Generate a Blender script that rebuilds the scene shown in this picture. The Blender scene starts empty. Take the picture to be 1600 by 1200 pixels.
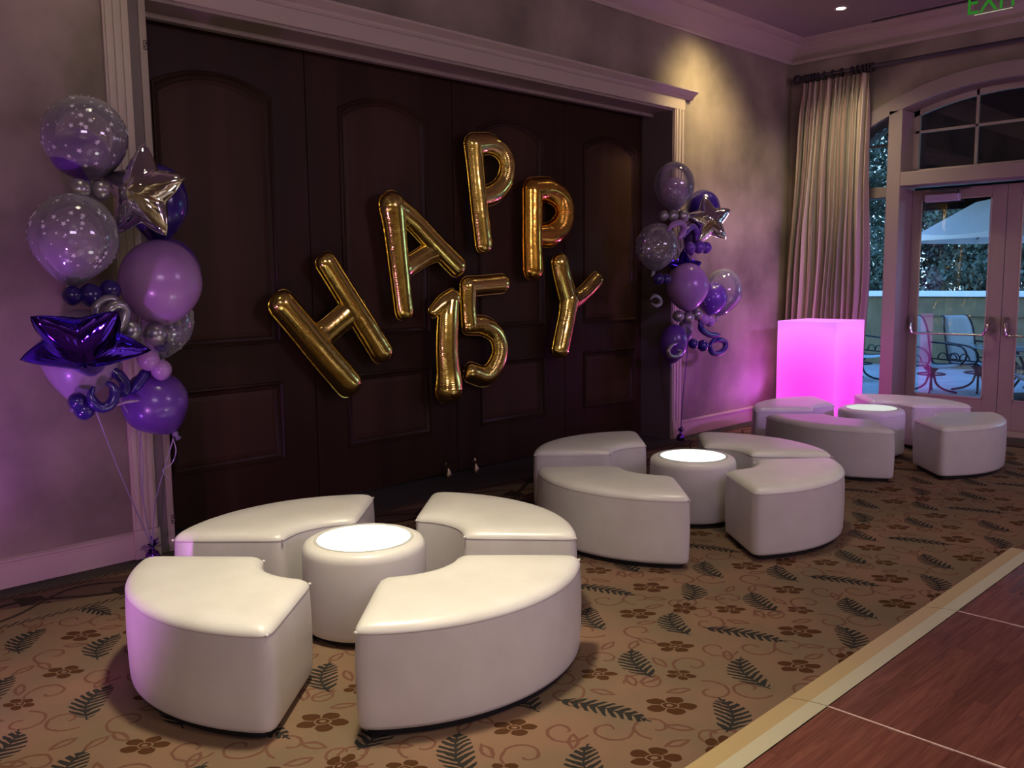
import bpy, bmesh, math, random
import numpy as np
from mathutils import Vector, Matrix, Euler
random.seed(7); np.random.seed(7)
PI = math.pi
# ---------------------------------------------------------------- camera, world, lights, exposure
sc = bpy.context.scene
COL = sc.collection
FPX, CZ = 1385.0, 1.7
RC = Matrix(((0.7142, 0.0897, -0.6942), (-0.6999, 0.0759, -0.7102), (-0.011, 0.9931, 0.117)))
cd = bpy.data.cameras.new('camera'); cam = bpy.data.objects.new('camera', cd); COL.objects.link(cam)
cam.matrix_world = Matrix.Translation((0, 0, CZ)) @ RC.to_4x4()
cd.sensor_width = 36; cd.lens = FPX / 1600 * 36; cd.clip_start = 0.05; cd.clip_end = 300
sc.camera = cam
sc.view_settings.view_transform = 'Standard'
sc.view_settings.look = 'None'
sc.view_settings.gamma = 1
sc.view_settings.use_curve_mapping = False
sc.view_settings.exposure = 0.0
sc.cycles.max_bounces = 7; sc.cycles.diffuse_bounces = 3; sc.cycles.glossy_bounces = 4
sc.cycles.transmission_bounces = 6; sc.cycles.transparent_max_bounces = 12
sc.cycles.caustics_reflective = False; sc.cycles.caustics_refractive = False
sc.cycles.sample_clamp_indirect = 4.0
sc.cycles.use_denoising = True

world = bpy.data.worlds.new('world'); sc.world = world; world.use_nodes = True
wt = world.node_tree; wn = wt.nodes; wn.clear()
wo = wn.new('ShaderNodeOutputWorld'); wb = wn.new('ShaderNodeBackground')
wg = wn.new('ShaderNodeTexCoord'); ws = wn.new('ShaderNodeSeparateXYZ'); wr = wn.new('ShaderNodeValToRGB')
wt.links.new(wg.outputs['Generated'], ws.inputs[0]); wt.links.new(ws.outputs['Z'], wr.inputs[0])
wr.color_ramp.elements[0].position = 0.0; wr.color_ramp.elements[0].color = (0.42, 0.72, 1.0, 1)
wr.color_ramp.elements[1].position = 0.7; wr.color_ramp.elements[1].color = (0.09, 0.25, 0.66, 1)
wt.links.new(wr.outputs[0], wb.inputs['Color']); wt.links.new(wb.outputs[0], wo.inputs[0])
wb.inputs['Strength'].default_value = 4.2

def spot(name, loc, tgt, power, color, size=60, blend=0.8, r=0.05):
    l = bpy.data.lights.new(name, 'SPOT'); l.energy = power; l.color = color
    l.spot_size = math.radians(size); l.spot_blend = blend; l.shadow_soft_size = r
    o = bpy.data.objects.new(name, l); COL.objects.link(o); o.location = loc
    o.rotation_euler = (Vector(tgt) - Vector(loc)).to_track_quat('-Z', 'Y').to_euler(); return o
def area(name, loc, tgt, power, color, sx, sy):
    l = bpy.data.lights.new(name, 'AREA'); l.energy = power; l.color = color
    l.shape = 'RECTANGLE'; l.size = sx; l.size_y = sy
    o = bpy.data.objects.new(name, l); COL.objects.link(o); o.location = loc
    o.rotation_euler = (Vector(tgt) - Vector(loc)).to_track_quat('-Z', 'Y').to_euler(); return o
WARM = (1.0, 0.86, 0.60); PURP = (0.42, 0.10, 1.0); MAG = (0.62, 0.16, 1.0)
CEIL = 4.42
# recessed downlights of the ballroom: (x, y, target, watts, cone)
DOWN = [(9.03, 4.37, (9.7, 4.6, 1.6), 170, 100), (7.9, 4.62, (8.2, 5.48, 3.3), 270, 86),
        (2.2, 3.0, (2.0, 3.0, 0), 760, 70), (4.9, 3.0, (5.0, 3.1, 0), 190, 62),
        (1.9, 4.3, (2.1, 5.48, 2.4), 34, 60),
        (2.0, 0.2, (2.2, 0.9, 0), 300, 80), (5.6, 0.4, (5.6, 0.8, 0), 120, 80),
        (-1.2, 3.6, (-1.0, 3.6, 0), 160, 80), (7.8, 1.6, (7.9, 2.3, 0), 70, 80)]
for i, (x, y, t, w, s) in enumerate(DOWN):
    spot('downlight_lamp', (x, y, CEIL - 0.03), t, w, WARM if i != 1 else (1.0, .77, .40), s, 1.0, 0.22)
# unseen wall washers added behind the camera to brighten foil reflections and fill
BACK = [(-4.6, -5.6), (-1.8, -5.6), (1.0, -5.6), (3.8, -5.6), (6.6, -5.6), (9.0, -5.2), (-5.2, -2.5), (-5.2, 0.5), (-5.2, 3.5)]
for x, y in BACK:
    spot('wall_wash_lamp', (x, y, CEIL - 0.03), (x - (.9 if x < -5 else 0), y - (.9 if x > -5 else 0), 2.0), 330, (1.0, .80, .54), 100, .8, .05)
# purple LED floor uplights washing the walls (left of the frame and in the right corner)
spot('uplight_lamp', (0.75, 4.75, 0.14), (1.0, 5.45, 1.5), 34, PURP, 120, 0.9, 0.06)
spot('uplight_lamp', (0.1, 3.3, 0.14), (1.9, 5.0, 1.3), 80, (.78, .26, .92), 100, 0.9, 0.06)
spot('uplight_lamp', (9.7, 5.12, 0.12), (8.3, 5.48, 1.7), 55, (.50, .10, .95), 100, 0.9, 0.06)
spot('uplight_lamp', (8.9, 0.3, 0.14), (9.9, 2.2, 2.4), 75, MAG, 120, 0.9, 0.08)
spot('purple_moving_head_lamp', (6.0, -3.0, 3.6), (9.0, 5.4, 1.2), 1300, (.52, .12, 1.0), 26, 1.0, .1)  # unseen spot added to deepen the purple on the right corner and ottomans
# unseen mauve fill lights added behind the camera for the ambient level
area('party_wash_lamp', (-1.5, -3.5, 3.6), (2.5, 4.5, 1.2), 70, (.90, .70, 1.0), 2.4, 1.0)
area('party_wash_lamp', (6.0, -3.2, 3.6), (8.5, 4.5, 2.2), 66, (.84, .58, 1.0), 2.4, 1.0)

# ---------------------------------------------------------------- helpers
def tag(o, label=None, cat=None, group=None, kind=None):
    if label: o['label'] = label
    if cat: o['category'] = cat
    if group: o['group'] = group
    if kind: o['kind'] = kind
    return o
def empty(name, loc=(0, 0, 0), label=None, cat=None, group=None, rz=0, kind=None):
    o = bpy.data.objects.new(name, None); COL.objects.link(o); o.location = loc; o.rotation_euler = (0, 0, rz)
    o.empty_display_size = 0.1
    return tag(o, label, cat, group, kind)
def link(name, me, mat=None, parent=None):
    o = bpy.data.objects.new(name, me); COL.objects.link(o)
    if mat and not me.materials: me.materials.append(mat)
    if parent: o.parent = parent
    return o
def mesh(V, F, smooth=False, auto=None):
    me = bpy.data.meshes.new('m'); me.from_pydata([tuple(v) for v in V], [], F); me.update()
    if smooth: me.polygons.foreach_set('use_smooth', [True] * len(me.polygons))
    if auto is not None:
        me.polygons.foreach_set('use_smooth', [True] * len(me.polygons)); me.set_sharp_from_angle(angle=math.radians(auto))
    return me
class MB:
    def __init__(s): s.V = []; s.F = []
    def add(s, V, F):
        n = len(s.V); s.V += [tuple(v) for v in V]; s.F += [tuple(i + n for i in f) for f in F]; return s
    def box(s, a, b):
        x0, y0, z0 = a; x1, y1, z1 = b
        return s.add([(x0,y0,z0),(x1,y0,z0),(x1,y1,z0),(x0,y1,z0),(x0,y0,z1),(x1,y0,z1),(x1,y1,z1),(x0,y1,z1)],
                     [(0,3,2,1),(4,5,6,7),(0,1,5,4),(1,2,6,5),(2,3,7,6),(3,0,4,7)])
    def bar(s, a, b, w, h=None, up=(0, 0, 1)):
        a = Vector(a); b = Vector(b); h = h or w; d = (b - a).normalized(); u = Vector(up)
        if abs(d.dot(u)) > .98: u = Vector((1, 0, 0))
        n = d.cross(u).normalized() * w / 2; m = n.cross(d).normalized() * h / 2
        V = [p + i * n + j * m for p in (a, b) for i, j in ((-1, -1), (1, -1), (1, 1), (-1, 1))]
        return s.add(V, [(0,3,2,1),(4,5,6,7),(0,1,5,4),(1,2,6,5),(2,3,7,6),(3,0,4,7)])
    def tube(s, P, r, n=10, caps=True, closed=False):
        V, F = tube_vf(P, r, n, caps, closed); return s.add(V, F)
    def lathe(s, prof, n=24, c=(0, 0, 0), M=None):
        V = []; F = []
        for r, z in prof:
            for k in range(n):
                a = 2 * PI * k / n; p = Vector((r * math.cos(a), r * math.sin(a), z))
                if M: p = M @ p
                V.append(p + Vector(c))
        m = len(prof)
        for i in range(m - 1):
            for k in range(n):
                k2 = (k + 1) % n; F.append((i*n+k, i*n+k2, (i+1)*n+k2, (i+1)*n+k))
        if prof[0][0] > 1e-6: F.append(tuple(reversed(range(n))))
        if prof[-1][0] > 1e-6: F.append(tuple((m-1)*n + k for k in range(n)))
        return s.add(V, F)
    def extrude_x(s, prof, x0, x1):   # prof: list (y, z)
        n = len(prof); V = [(x0, y, z) for y, z in prof] + [(x1, y, z) for y, z in prof]
        return s.add(V, [tuple(range(n)), tuple(reversed(range(n, 2*n)))] + [(i, (i+1) % n + 0, (i+1) % n + n, i + n)[::-1] for i in range(n)])
    def extrude_y(s, prof, y0, y1):   # prof: list (x, z)
        n = len(prof); V = [(x, y0, z) for x, z in prof] + [(x, y1, z) for x, z in prof]
        return s.add(V, [tuple(range(n)), tuple(reversed(range(n, 2*n)))] + [(i, (i+1) % n + 0, (i+1) % n + n, i + n)[::-1] for i in range(n)])
    def build(s, name, mat, parent=None, smooth=False, auto=None, bevel=0):
        me = mesh(s.V, s.F, smooth, auto)
        bm = bmesh.new(); bm.from_mesh(me); bmesh.ops.recalc_face_normals(bm, faces=bm.faces)
        bm.to_mesh(me); bm.free()
        if auto is not None: me.set_sharp_from_angle(angle=math.radians(auto))
        o = link(name, me, mat, parent)
        if bevel:
            b = o.modifiers.new('bevel', 'BEVEL'); b.width = bevel; b.segments = 2; b.limit_method = 'ANGLE'
        return o
def tube_vf(P, r, n=10, caps=True, closed=False):
    P = [Vector(p) for p in P]; m = len(P); R = r if isinstance(r, (list, tuple, np.ndarray)) else [r] * m
    V = []; F = []; up = None
    for i in range(m):
        if closed: t = P[(i + 1) % m] - P[i - 1]
        else: t = P[min(i + 1, m - 1)] - P[max(i - 1, 0)]
        t.normalize()
        if up is None:
            up = Vector((0, 0, 1)) if abs(t.z) < .9 else Vector((1, 0, 0))
        nn = (up - t * up.dot(t)).normalized(); bb = t.cross(nn); up = nn
        for k in range(n):
            a = 2 * PI * k / n; V.append(P[i] + (nn * math.cos(a) + bb * math.sin(a)) * R[i])
    for i in range(m if closed else m - 1):
        j = (i + 1) % m
        for k in range(n):
            k2 = (k + 1) % n; F.append((i*n+k, i*n+k2, j*n+k2, j*n+k))
    if caps and not closed: F += [tuple(reversed(range(n))), tuple((m-1)*n + k for k in range(n))]
    return V, F
def spline(P, per=8):
    P = [np.array(p, float) for p in P]; out = []
    Q = [2 * P[0] - P[1]] + P + [2 * P[-1] - P[-2]]
    for i in range(1, len(Q) - 2):
        for k in range(per):
            t = k / per; a, b, c, d = Q[i-1], Q[i], Q[i+1], Q[i+2]
            out.append(0.5 * ((2*b) + (c-a)*t + (2*a-5*b+4*c-d)*t*t + (3*b-a-3*c+d)*t**3))
    out.append(P[-1]); return out
CW = Vector((0, 0, CZ))
def ray(u, v): return RC @ Vector(((u - 800) / FPX, -(v - 600) / FPX, -1))
def on_y(u, v, y):
    r = ray(u, v); return CW + r * (y / r.y)
def on_x(u, v, x):
    r = ray(u, v); return CW + r * (x / r.x)
def depth_of(p): return -(RC.transposed() @ (Vector(p) - CW)).z
def copy_tree(o, parent=None):
    c = o.copy(); COL.objects.link(c); c.parent = parent
    for ch in o.children: copy_tree(ch, c)
    return c

# ---------------------------------------------------------------- materials
def pmat(name, col, rough=.5, metal=0, spec=.5, **kw):
    m = bpy.data.materials.new(name); m.use_nodes = True; b = m.node_tree.nodes['Principled BSDF']
    b.inputs['Base Color'].default_value = (*col, 1); b.inputs['Roughness'].default_value = rough
    b.inputs['Metallic'].default_value = metal; b.inputs['Specular IOR Level'].default_value = spec
    for k, v in kw.items(): b.inputs[k.replace('_', ' ')].default_value = v
    return m
def noise_col(m, c1, c2, scale=5, detail=4, bump=0, bscale=None, coord='Object', stretch=(1, 1, 1), p0=.35, p1=.65, dist=.01):
    nt = m.node_tree; N = nt.nodes; L = nt.links; b = N['Principled BSDF']
    tc = N.new('ShaderNodeTexCoord'); mp = N.new('ShaderNodeMapping'); mp.inputs['Scale'].default_value = stretch
    L.new(tc.outputs[coord], mp.inputs[0])
    n = N.new('ShaderNodeTexNoise'); n.inputs['Scale'].default_value = scale; n.inputs['Detail'].default_value = detail
    L.new(mp.outputs[0], n.inputs['Vector'])
    r = N.new('ShaderNodeValToRGB'); r.color_ramp.elements[0].position = p0; r.color_ramp.elements[1].position = p1
    r.color_ramp.elements[0].color = (*c1, 1); r.color_ramp.elements[1].color = (*c2, 1)
    L.new(n.outputs['Fac'], r.inputs[0]); L.new(r.outputs[0], b.inputs['Base Color'])
    if bump:
        n2 = n
        if bscale:
            n2 = N.new('ShaderNodeTexNoise'); n2.inputs['Scale'].default_value = bscale; n2.inputs['Detail'].default_value = 3
            L.new(mp.outputs[0], n2.inputs['Vector'])
        bp = N.new('ShaderNodeBump'); bp.inputs['Strength'].default_value = bump; bp.inputs['Distance'].default_value = dist
        L.new(n2.outputs['Fac'], bp.inputs['Height']); L.new(bp.outputs[0], b.inputs['Normal'])
    return m
def emit(name, col, s):
    m = bpy.data.materials.new(name); m.use_nodes = True; b = m.node_tree.nodes['Principled BSDF']
    b.inputs['Base Color'].default_value = (.8, .8, .8, 1)
    b.inputs['Emission Color'].default_value = (*col, 1); b.inputs['Emission Strength'].default_value = s; return m

M = {}
M['wall'] = noise_col(pmat('faux_plaster_wall', (.4, .33, .25), .75, spec=.2), (.17, .14, .105), (.40, .335, .25), 1.6, 8, .15, 30, p0=.3, p1=.7)
M['ceiling'] = pmat('ceiling_paint', (.34, .29, .27), .9, spec=.1)
M['trim'] = pmat('cream_trim_paint', (.52, .44, .34), .45)
M['dtrim'] = pmat('door_frame_paint', (.36, .29, .25), .45)  # trim colour darkened for the weaker light on the window wall
M['trim2'] = pmat('shadow_gap_paint', (.16, .13, .12), .6)  # dark colour stands in for the shade inside the recess groove
M['wood'] = noise_col(pmat('mahogany_door_wood', (.06, .03, .022), .42, spec=.16), (.030, .014, .009), (.044, .021, .0135), 6, 6, .03, 40, stretch=(1, 1, .08))
M['woodpanel'] = noise_col(pmat('mahogany_panel_wood', (.09, .045, .03), .5, spec=.18), (.046, .022, .014), (.066, .031, .020), 6, 6, .03, 40, stretch=(1, 1, .08))
M['vinyl'] = noise_col(pmat('white_vinyl_leather', (.8, .77, .71), .31, spec=.6), (.76, .745, .71), (.82, .81, .78), 5, 4, .12, 260, dist=.002)
M['black'] = pmat('black_plinth', (.012, .011, .011), .7)
M['disc1'] = emit('lit_table_top', (1, 1, 1), 2.2)
M['disc2'] = emit('lit_table_top_cool', (.80, 1, .94), 1.05)
M['disc3'] = emit('lit_table_top_soft', (.9, .95, .92), .42)  # faint emission stands in for the soft reflection on this table top
M['frost'] = pmat('frosted_acrylic_rim', (.72, .74, .68), .25, spec=.6)
M['cube'] = emit('glowing_magenta_acrylic', (1, .12, .95), 1.0); M['cube'].node_tree.nodes['Principled BSDF'].inputs['Base Color'].default_value = (.35, .30, .36, 1)
M['gold'] = None
M['steel'] = pmat('brushed_metal', (.62, .58, .55), .25, 1)
M['brass'] = pmat('champagne_foil', (.42, .34, .18), .35, 1)
M['rod'] = pmat('dark_wood_rod', (.03, .026, .024), .5)
M['rodp'] = pmat('pewter_rod', (.10, .09, .11), .35, .6)
M['darkmetal'] = pmat('dark_bronze_metal', (.02, .025, .03), .35, .6)
M['sling'] = pmat('grey_sling_fabric', (.50, .54, .56), .8)
M['umb'] = pmat('white_canvas', (.85, .86, .87), .8, Subsurface_Weight=.0)
M['patio'] = noise_col(pmat('patio_stone', (.3, .33, .36), .6), (.26, .29, .32), (.36, .38, .41), 3)
M['parapet'] = noise_col(pmat('stucco_parapet', (.17, .13, .07), .9), (.15, .115, .06), (.20, .155, .085), 4)
M['cap'] = pmat('stone_coping', (.75, .78, .8), .6)
M['roof'] = pmat('dark_patio_roof', (.003, .003, .003), .9, spec=.02)
M['bark'] = pmat('bark', (.08, .06, .04), .9)
M['leaf'] = noise_col(pmat('leaf', (.1, .14, .08), .6), (.055, .085, .065), (.15, .19, .145), .8, 3)
M['brown'] = pmat('patch_label', (.05, .035, .03), .5)
M['closer'] = pmat('closer_paint', (.6, .52, .68), .4, .3)
M['weight'] = pmat('purple_foil', (.16, .05, .45), .18, 1)
M['beige_strip'] = pmat('fluted_cover', (.36, .30, .23), .5)
M['slot'] = pmat('slot_black', (.01, .01, .01), .8)

def thin_glass(name, tint=(.95, .97, .97), rough=0.0, f=.02, milky=0.0, mc=(.9, .9, .95)):
    m = bpy.data.materials.new(name); m.use_nodes = True; nt = m.node_tree; N = nt.nodes; L = nt.links; N.clear()
    o = N.new('ShaderNodeOutputMaterial'); t = N.new('ShaderNodeBsdfTransparent'); t.inputs[0].default_value = (*tint, 1)
    g = N.new('ShaderNodeBsdfGlossy'); g.inputs['Roughness'].default_value = rough
    fr = N.new('ShaderNodeFresnel'); fr.inputs[0].default_value = 1.5
    mx = N.new('ShaderNodeMixShader'); ad = N.new('ShaderNodeMath'); ad.operation = 'MULTIPLY_ADD'
    ad.inputs[1].default_value = 1.3; ad.inputs[2].default_value = f; ad.use_clamp = True
    L.new(fr.outputs[0], ad.inputs[0]); L.new(ad.outputs[0], mx.inputs[0])
    if milky:
        d = N.new('ShaderNodeBsdfDiffuse'); d.inputs[0].default_value = (*mc, 1); m2 = N.new('ShaderNodeMixShader')
        lw = N.new('ShaderNodeLayerWeight'); lw.inputs[0].default_value = .35
        rp = N.new('ShaderNodeMath'); rp.operation = 'MULTIPLY_ADD'; rp.inputs[1].default_value = .55; rp.inputs[2].default_value = milky
        L.new(lw.outputs['Facing'], rp.inputs[0]); L.new(rp.outputs[0], m2.inputs[0])
        L.new(t.outputs[0], m2.inputs[1]); L.new(d.outputs[0], m2.inputs[2]); L.new(m2.outputs[0], mx.inputs[1])
    else: L.new(t.outputs[0], mx.inputs[1])
    L.new(g.outputs[0], mx.inputs[2]); L.new(mx.outputs[0], o.inputs[0]); return m
M['glass'] = thin_glass('window_glass')
M['clear'] = thin_glass('clear_balloon_latex', (.95, .93, .97), .05, .07, .15, (.74, .70, .78))
M['star_print'] = pmat('white_star_ink', (.85, .83, .88), .5)
M['lav'] = pmat('lavender_latex', (.40, .21, .50), .26, Coat_Weight=.3)
M['lavpale'] = pmat('pale_lavender_latex', (.36, .26, .42), .3, Coat_Weight=.3)
M['purple'] = pmat('purple_latex', (.13, .045, .33), .28, Coat_Weight=.3)
M['indigo'] = pmat('indigo_latex', (.028, .012, .17), .22, Coat_Weight=.5)
M['silver'] = pmat('pearl_silver_latex', (.40, .38, .41), .3, .75)
M['knot'] = pmat('knot_latex', (.2, .15, .3), .5)
M['ribbon'] = pmat('curling_ribbon', (.55, .48, .70), .25, .4)
M['ribbonp'] = pmat('purple_ribbon', (.12, .04, .35), .3, .3)

def foil(name, col, rough=.14, bump=.22, bscale=9):
    m = pmat(name, col, rough, 1); nt = m.node_tree; N = nt.nodes; L = nt.links; b = N['Principled BSDF']
    tc = N.new('ShaderNodeTexCoord'); n = N.new('ShaderNodeTexNoise'); n.inputs['Scale'].default_value = bscale; n.inputs['Detail'].default_value = 2
    L.new(tc.outputs['Object'], n.inputs['Vector']); bp = N.new('ShaderNodeBump'); bp.inputs['Strength'].default_value = bump
    bp.inputs['Distance'].default_value = .02; L.new(n.outputs['Fac'], bp.inputs['Height']); L.new(bp.outputs[0], b.inputs['Normal']); return m
M['gold'] = foil('gold_foil', (.98, .78, .22)); M['gold2'] = foil('amber_gold_foil', (.98, .58, .10))
M['silverfoil'] = foil('silver_foil', (.82, .80, .82), .05, .2, 7); M['purplefoil'] = foil('purple_foil_star', (.10, .03, .80), .06, .2, 7)
# wood laminate of the dance floor
M['lam'] = pmat('cherry_laminate', (.3, .1, .06), .22, spec=.5)
def _lam(m):
    nt = m.node_tree; N = nt.nodes; L = nt.links; b = N['Principled BSDF']
    tc = N.new('ShaderNodeTexCoord'); mp = N.new('ShaderNodeMapping'); mp.inputs['Scale'].default_value = (1.2, 14, 1)
    oi = N.new('ShaderNodeObjectInfo'); ad = N.new('ShaderNodeVectorMath'); ad.operation = 'ADD'
    cm = N.new('ShaderNodeCombineXYZ'); mu = N.new('ShaderNodeMath'); mu.operation = 'MULTIPLY'; mu.inputs[1].default_value = 37
    L.new(oi.outputs['Random'], mu.inputs[0]); L.new(mu.outputs[0], cm.inputs[2]); L.new(tc.outputs['Object'], mp.inputs[0])
    L.new(mp.outputs[0], ad.inputs[0]); L.new(cm.outputs[0], ad.inputs[1])
    n = N.new('ShaderNodeTexNoise'); n.inputs['Scale'].default_value = 2.2; n.inputs['Detail'].default_value = 6; n.inputs['Distortion'].default_value = 1.2
    L.new(ad.outputs[0], n.inputs['Vector'])
    r = N.new('ShaderNodeValToRGB'); r.color_ramp.elements[0].position = .3; r.color_ramp.elements[1].position = .7
    r.color_ramp.elements[0].color = (.135, .043, .030, 1); r.color_ramp.elements[1].color = (.22, .078, .052, 1)
    L.new(n.outputs['Fac'], r.inputs[0])
    hv = N.new('ShaderNodeHueSaturation'); mv = N.new('ShaderNodeMapRange'); mv.inputs[3].default_value = .8; mv.inputs[4].default_value = 1.2
    L.new(oi.outputs['Random'], mv.inputs[0]); L.new(mv.outputs[0], hv.inputs['Value']); L.new(r.outputs[0], hv.inputs['Color'])
    L.new(hv.outputs[0], b.inputs['Base Color'])
_lam(M['lam'])
M['ramp'] = pmat('maple_edge_ramp', (.50, .37, .18), .4); M['ramp2'] = pmat('satin_edge_strip', (.56, .52, .36), .35)
M['seamstrip'] = pmat('white_seam_strip', (.8, .6, .52), .4)

# ---------------------------------------------------------------- carpet (procedural print)
def carpet_material():
    m = pmat('floral_carpet', (.3, .2, .1), .95, spec=.05); nt = m.node_tree; N = nt.nodes; L = nt.links; b = N['Principled BSDF']
    class E:
        def __init__(s, k): s.k = k
        def _b(s, op, o, rev=False, c=None):
            n = N.new('ShaderNodeMath'); n.operation = op; a, d = (s, o) if not rev else (o, s)
            for i, q in enumerate((a, d) if c is None else (a, d, c)):
                q = q.k if isinstance(q, E) else q
                if isinstance(q, (int, float)): n.inputs[i].default_value = q
                else: L.new(q, n.inputs[i])
            return E(n.outputs[0])
        def __add__(s, o): return s._b('ADD', o)
        __radd__ = __add__
        def __sub__(s, o): return s._b('SUBTRACT', o)
        def __rsub__(s, o): return s._b('SUBTRACT', o, True)
        def __mul__(s, o): return s._b('MULTIPLY', o)
        __rmul__ = __mul__
        def __truediv__(s, o): return s._b('DIVIDE', o)
        def __lt__(s, o): return s._b('LESS_THAN', o)
        def __gt__(s, o): return s._b('GREATER_THAN', o)
    def fn(op, a, c=0.0): return a._b(op, c)
    def ab(a): return fn('ABSOLUTE', a)
    tc = N.new('ShaderNodeTexCoord'); sp = N.new('ShaderNodeSeparateXYZ'); L.new(tc.outputs['Object'], sp.inputs[0])
    nz = N.new('ShaderNodeTexNoise'); nz.inputs['Scale'].default_value = 22; nz.inputs['Detail'].default_value = 1
    L.new(tc.outputs['Object'], nz.inputs['Vector']); sn = N.new('ShaderNodeSeparateXYZ'); L.new(nz.outputs['Color'], sn.inputs[0])
    x0 = E(sp.outputs[0]); y0 = E(sp.outputs[1])
    x = x0 + (E(sn.outputs[0]) - .5) * .016; y = y0 + (E(sn.outputs[1]) - .5) * .016
    PX, PY = 1.05, .886
    def wrap(a, per): return fn('WRAP', a, 0)  # placeholder
    def wr(a, per):
        n = N.new('ShaderNodeMath'); n.operation = 'WRAP'; L.new(a.k, n.inputs[0]); n.inputs[1].default_value = per/2; n.inputs[2].default_value = -per/2
        return E(n.outputs[0])
    def local(cx, cy, ang):
        du = wr(x - cx, PX); dv = wr(y - cy, PY); c, s = math.cos(ang), math.sin(ang)
        return du * c + dv * s, dv * c - du * s
    def mx(a, b_): return b_ if a is None else a._b('MAXIMUM', b_)
    fern = None; flow = None; scr = None; lw = None
    def do_fern(cx, cy, ang, Ln, bend, w=.07, pitch=.034):
        nonlocal fern
        p, q = local(cx, cy, math.radians(ang)); q = q + p * p * bend; aq = ab(q); h = Ln / 2
        e = 1 - (p / h) * (p / h); ww = fn('SQRT', fn('MAXIMUM', e, 0.0)) * w
        f = ab(fn('FRACT', (p - aq * .75) / pitch) - .5)
        leaf = (f < (.40 - aq / w * .2)) * (aq < ww) * (ab(p) < h)
        spine = (aq < .0045) * (ab(p) < h * 1.12)
        fern = mx(fern, leaf._b('MAXIMUM', spine))
    def do_flower(cx, cy, ang, R, sq=1.35, n=2.5):
        nonlocal flow
        p, q = local(cx, cy, math.radians(ang)); p = p / sq
        r = fn('SQRT', p * p + q * q); th = q._b('ARCTAN2', p)
        pet = ab(fn('COSINE', th * n)); ed = R * .35 + fn('SQRT', pet) * (R * .65)
        mk = (r < ed) * (r > R * .34) * (pet > .2); ring = ab(r - R * .2) < R * .07
        flow = mx(flow, mk._b('MAXIMUM', ring))
    def do_spiral(cx, cy, ang, a=.018, g=.0125):
        nonlocal scr
        p, q = local(cx, cy, math.radians(ang)); r = fn('SQRT', p * p + q * q); th = q._b('ARCTAN2', p)
        scr = mx(scr, ab(r - (th * g + (a + g * PI))) < .0062)
    def do_leaf(cx, cy, ang, l=.06):
        nonlocal scr
        p, q = local(cx, cy, math.radians(ang)); e = ab(q) + p * p / l * .42
        scr = mx(scr, ab(e - l * .3) < .007)
    HX, HY = 3.65, 2.15
    do_fern(HX, HY, -72, .36, .5, .055, .038)
    do_fern(HX - .385, HY - .225, 53, .28, 2.0); do_fern(HX + .31, HY - .39, 38, .25, -2.2)
    do_fern(HX + .41, HY + .17, 56, .27, 1.6); do_fern(HX - .15, HY + .32, 52, .27, 2.2)
    for ox, oy, an, R in ((.2, -.17, -50, .078), (-.16, -.36, -45, .072), (.07, .40, 20, .062), (-.36, .15, -40, .066), (.46, -.04, -60, .05), (.22, .22, -45, .06)):
        do_flower(HX + ox, HY + oy, an, R)
    for ox, oy, an in ((.02, -.23, 30), (-.25, .0, 120), (.30, .02, -40), (-.02, .2, 200), (-.47, -.02, 0), (.16, .42, 90), (.12, -.42, 160), (-.33, .38, 60), (.42, -.22, 240), (.36, .30, 20), (-.12, -.12, 150), (-.5, -.32, 100), (.06, .30, 310)):
        do_spiral(HX + ox, HY + oy, an)
    for ox, oy, an in ((.33, -.12, -30), (-.05, .1, -50), (-.28, -.08, 40), (.1, .1, -70), (-.48, .3, 20), (.3, .36, -45), (-.02, -.36, -20), (.48, .38, 10), (.27, .08, 60), (.33, .03, -10), (-.4, .28, 100), (.08, -.3, -60), (-.22, .42, -30), (.5, .1, 70)):
        do_leaf(HX + ox, HY + oy, an)
    # border bands along both walls: d = distance into the border
    bd = (y - 4.82)._b('MAXIMUM', x - 9.35)
    border = (bd > 0.0) * (bd < .48); plain = bd > .48
    along = x + y * .0
    rope = ((bd > .0) * (bd < .045))._b('MAXIMUM', (bd > .425) * (bd < .48)) * (fn('FRACT', (along - bd * 1.5) / .05) < .45)
    s1 = ab(bd - .24 - fn('SINE', along * 6.2) * .11); s2 = ab(bd - .24 + fn('SINE', along * 6.2 + .9) * .13)
    curl = ((s1 < .020)._b('MAXIMUM', s2 < .014))
    lf = (s1 < .075) * (fn('FRACT', along * 2.3) < .3) * (s2 > .03)
    bmask = (rope._b('MAXIMUM', curl))._b('MAXIMUM', lf) * border
    tone = (fn('SINE', along * 3.1 + bd * 9) > .1) * border
    # colours
    bg = N.new('ShaderNodeTexNoise'); bg.inputs['Scale'].default_value = 2.4; bg.inputs['Detail'].default_value = 3; L.new(tc.outputs['Object'], bg.inputs['Vector'])
    rp = N.new('ShaderNodeValToRGB'); rp.color_ramp.elements[0].position = .38; rp.color_ramp.elements[1].position = .62
    rp.color_ramp.elements[0].color = (.20, .143, .092, 1); rp.color_ramp.elements[1].color = (.25, .150, .098, 1); L.new(bg.outputs['Fac'], rp.inputs[0])
    cur = rp.outputs[0]
    def mix(fac, col, a=1.0):
        nonlocal cur
        n = N.new('ShaderNodeMix'); n.data_type = 'RGBA'; L.new((fac * a).k, n.inputs[0]); L.new(cur, n.inputs[6]); n.inputs[7].default_value = (*col, 1); cur = n.outputs[2]
    field = (bd < 0.0)
    mix(scr * field, (.15, .066, .045), .85); mix(flow * field, (.072, .029, .011), .95); mix(fern * field, (.015, .02, .021), .92)
    mix(tone, (.11, .06, .058), .85); mix(bmask, (.025, .018, .016), .85); mix(plain, (.092, .083, .074), 1.0)
    fz = N.new('ShaderNodeTexNoise'); fz.inputs['Scale'].default_value = 350; L.new(tc.outputs['Object'], fz.inputs['Vector'])
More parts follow.
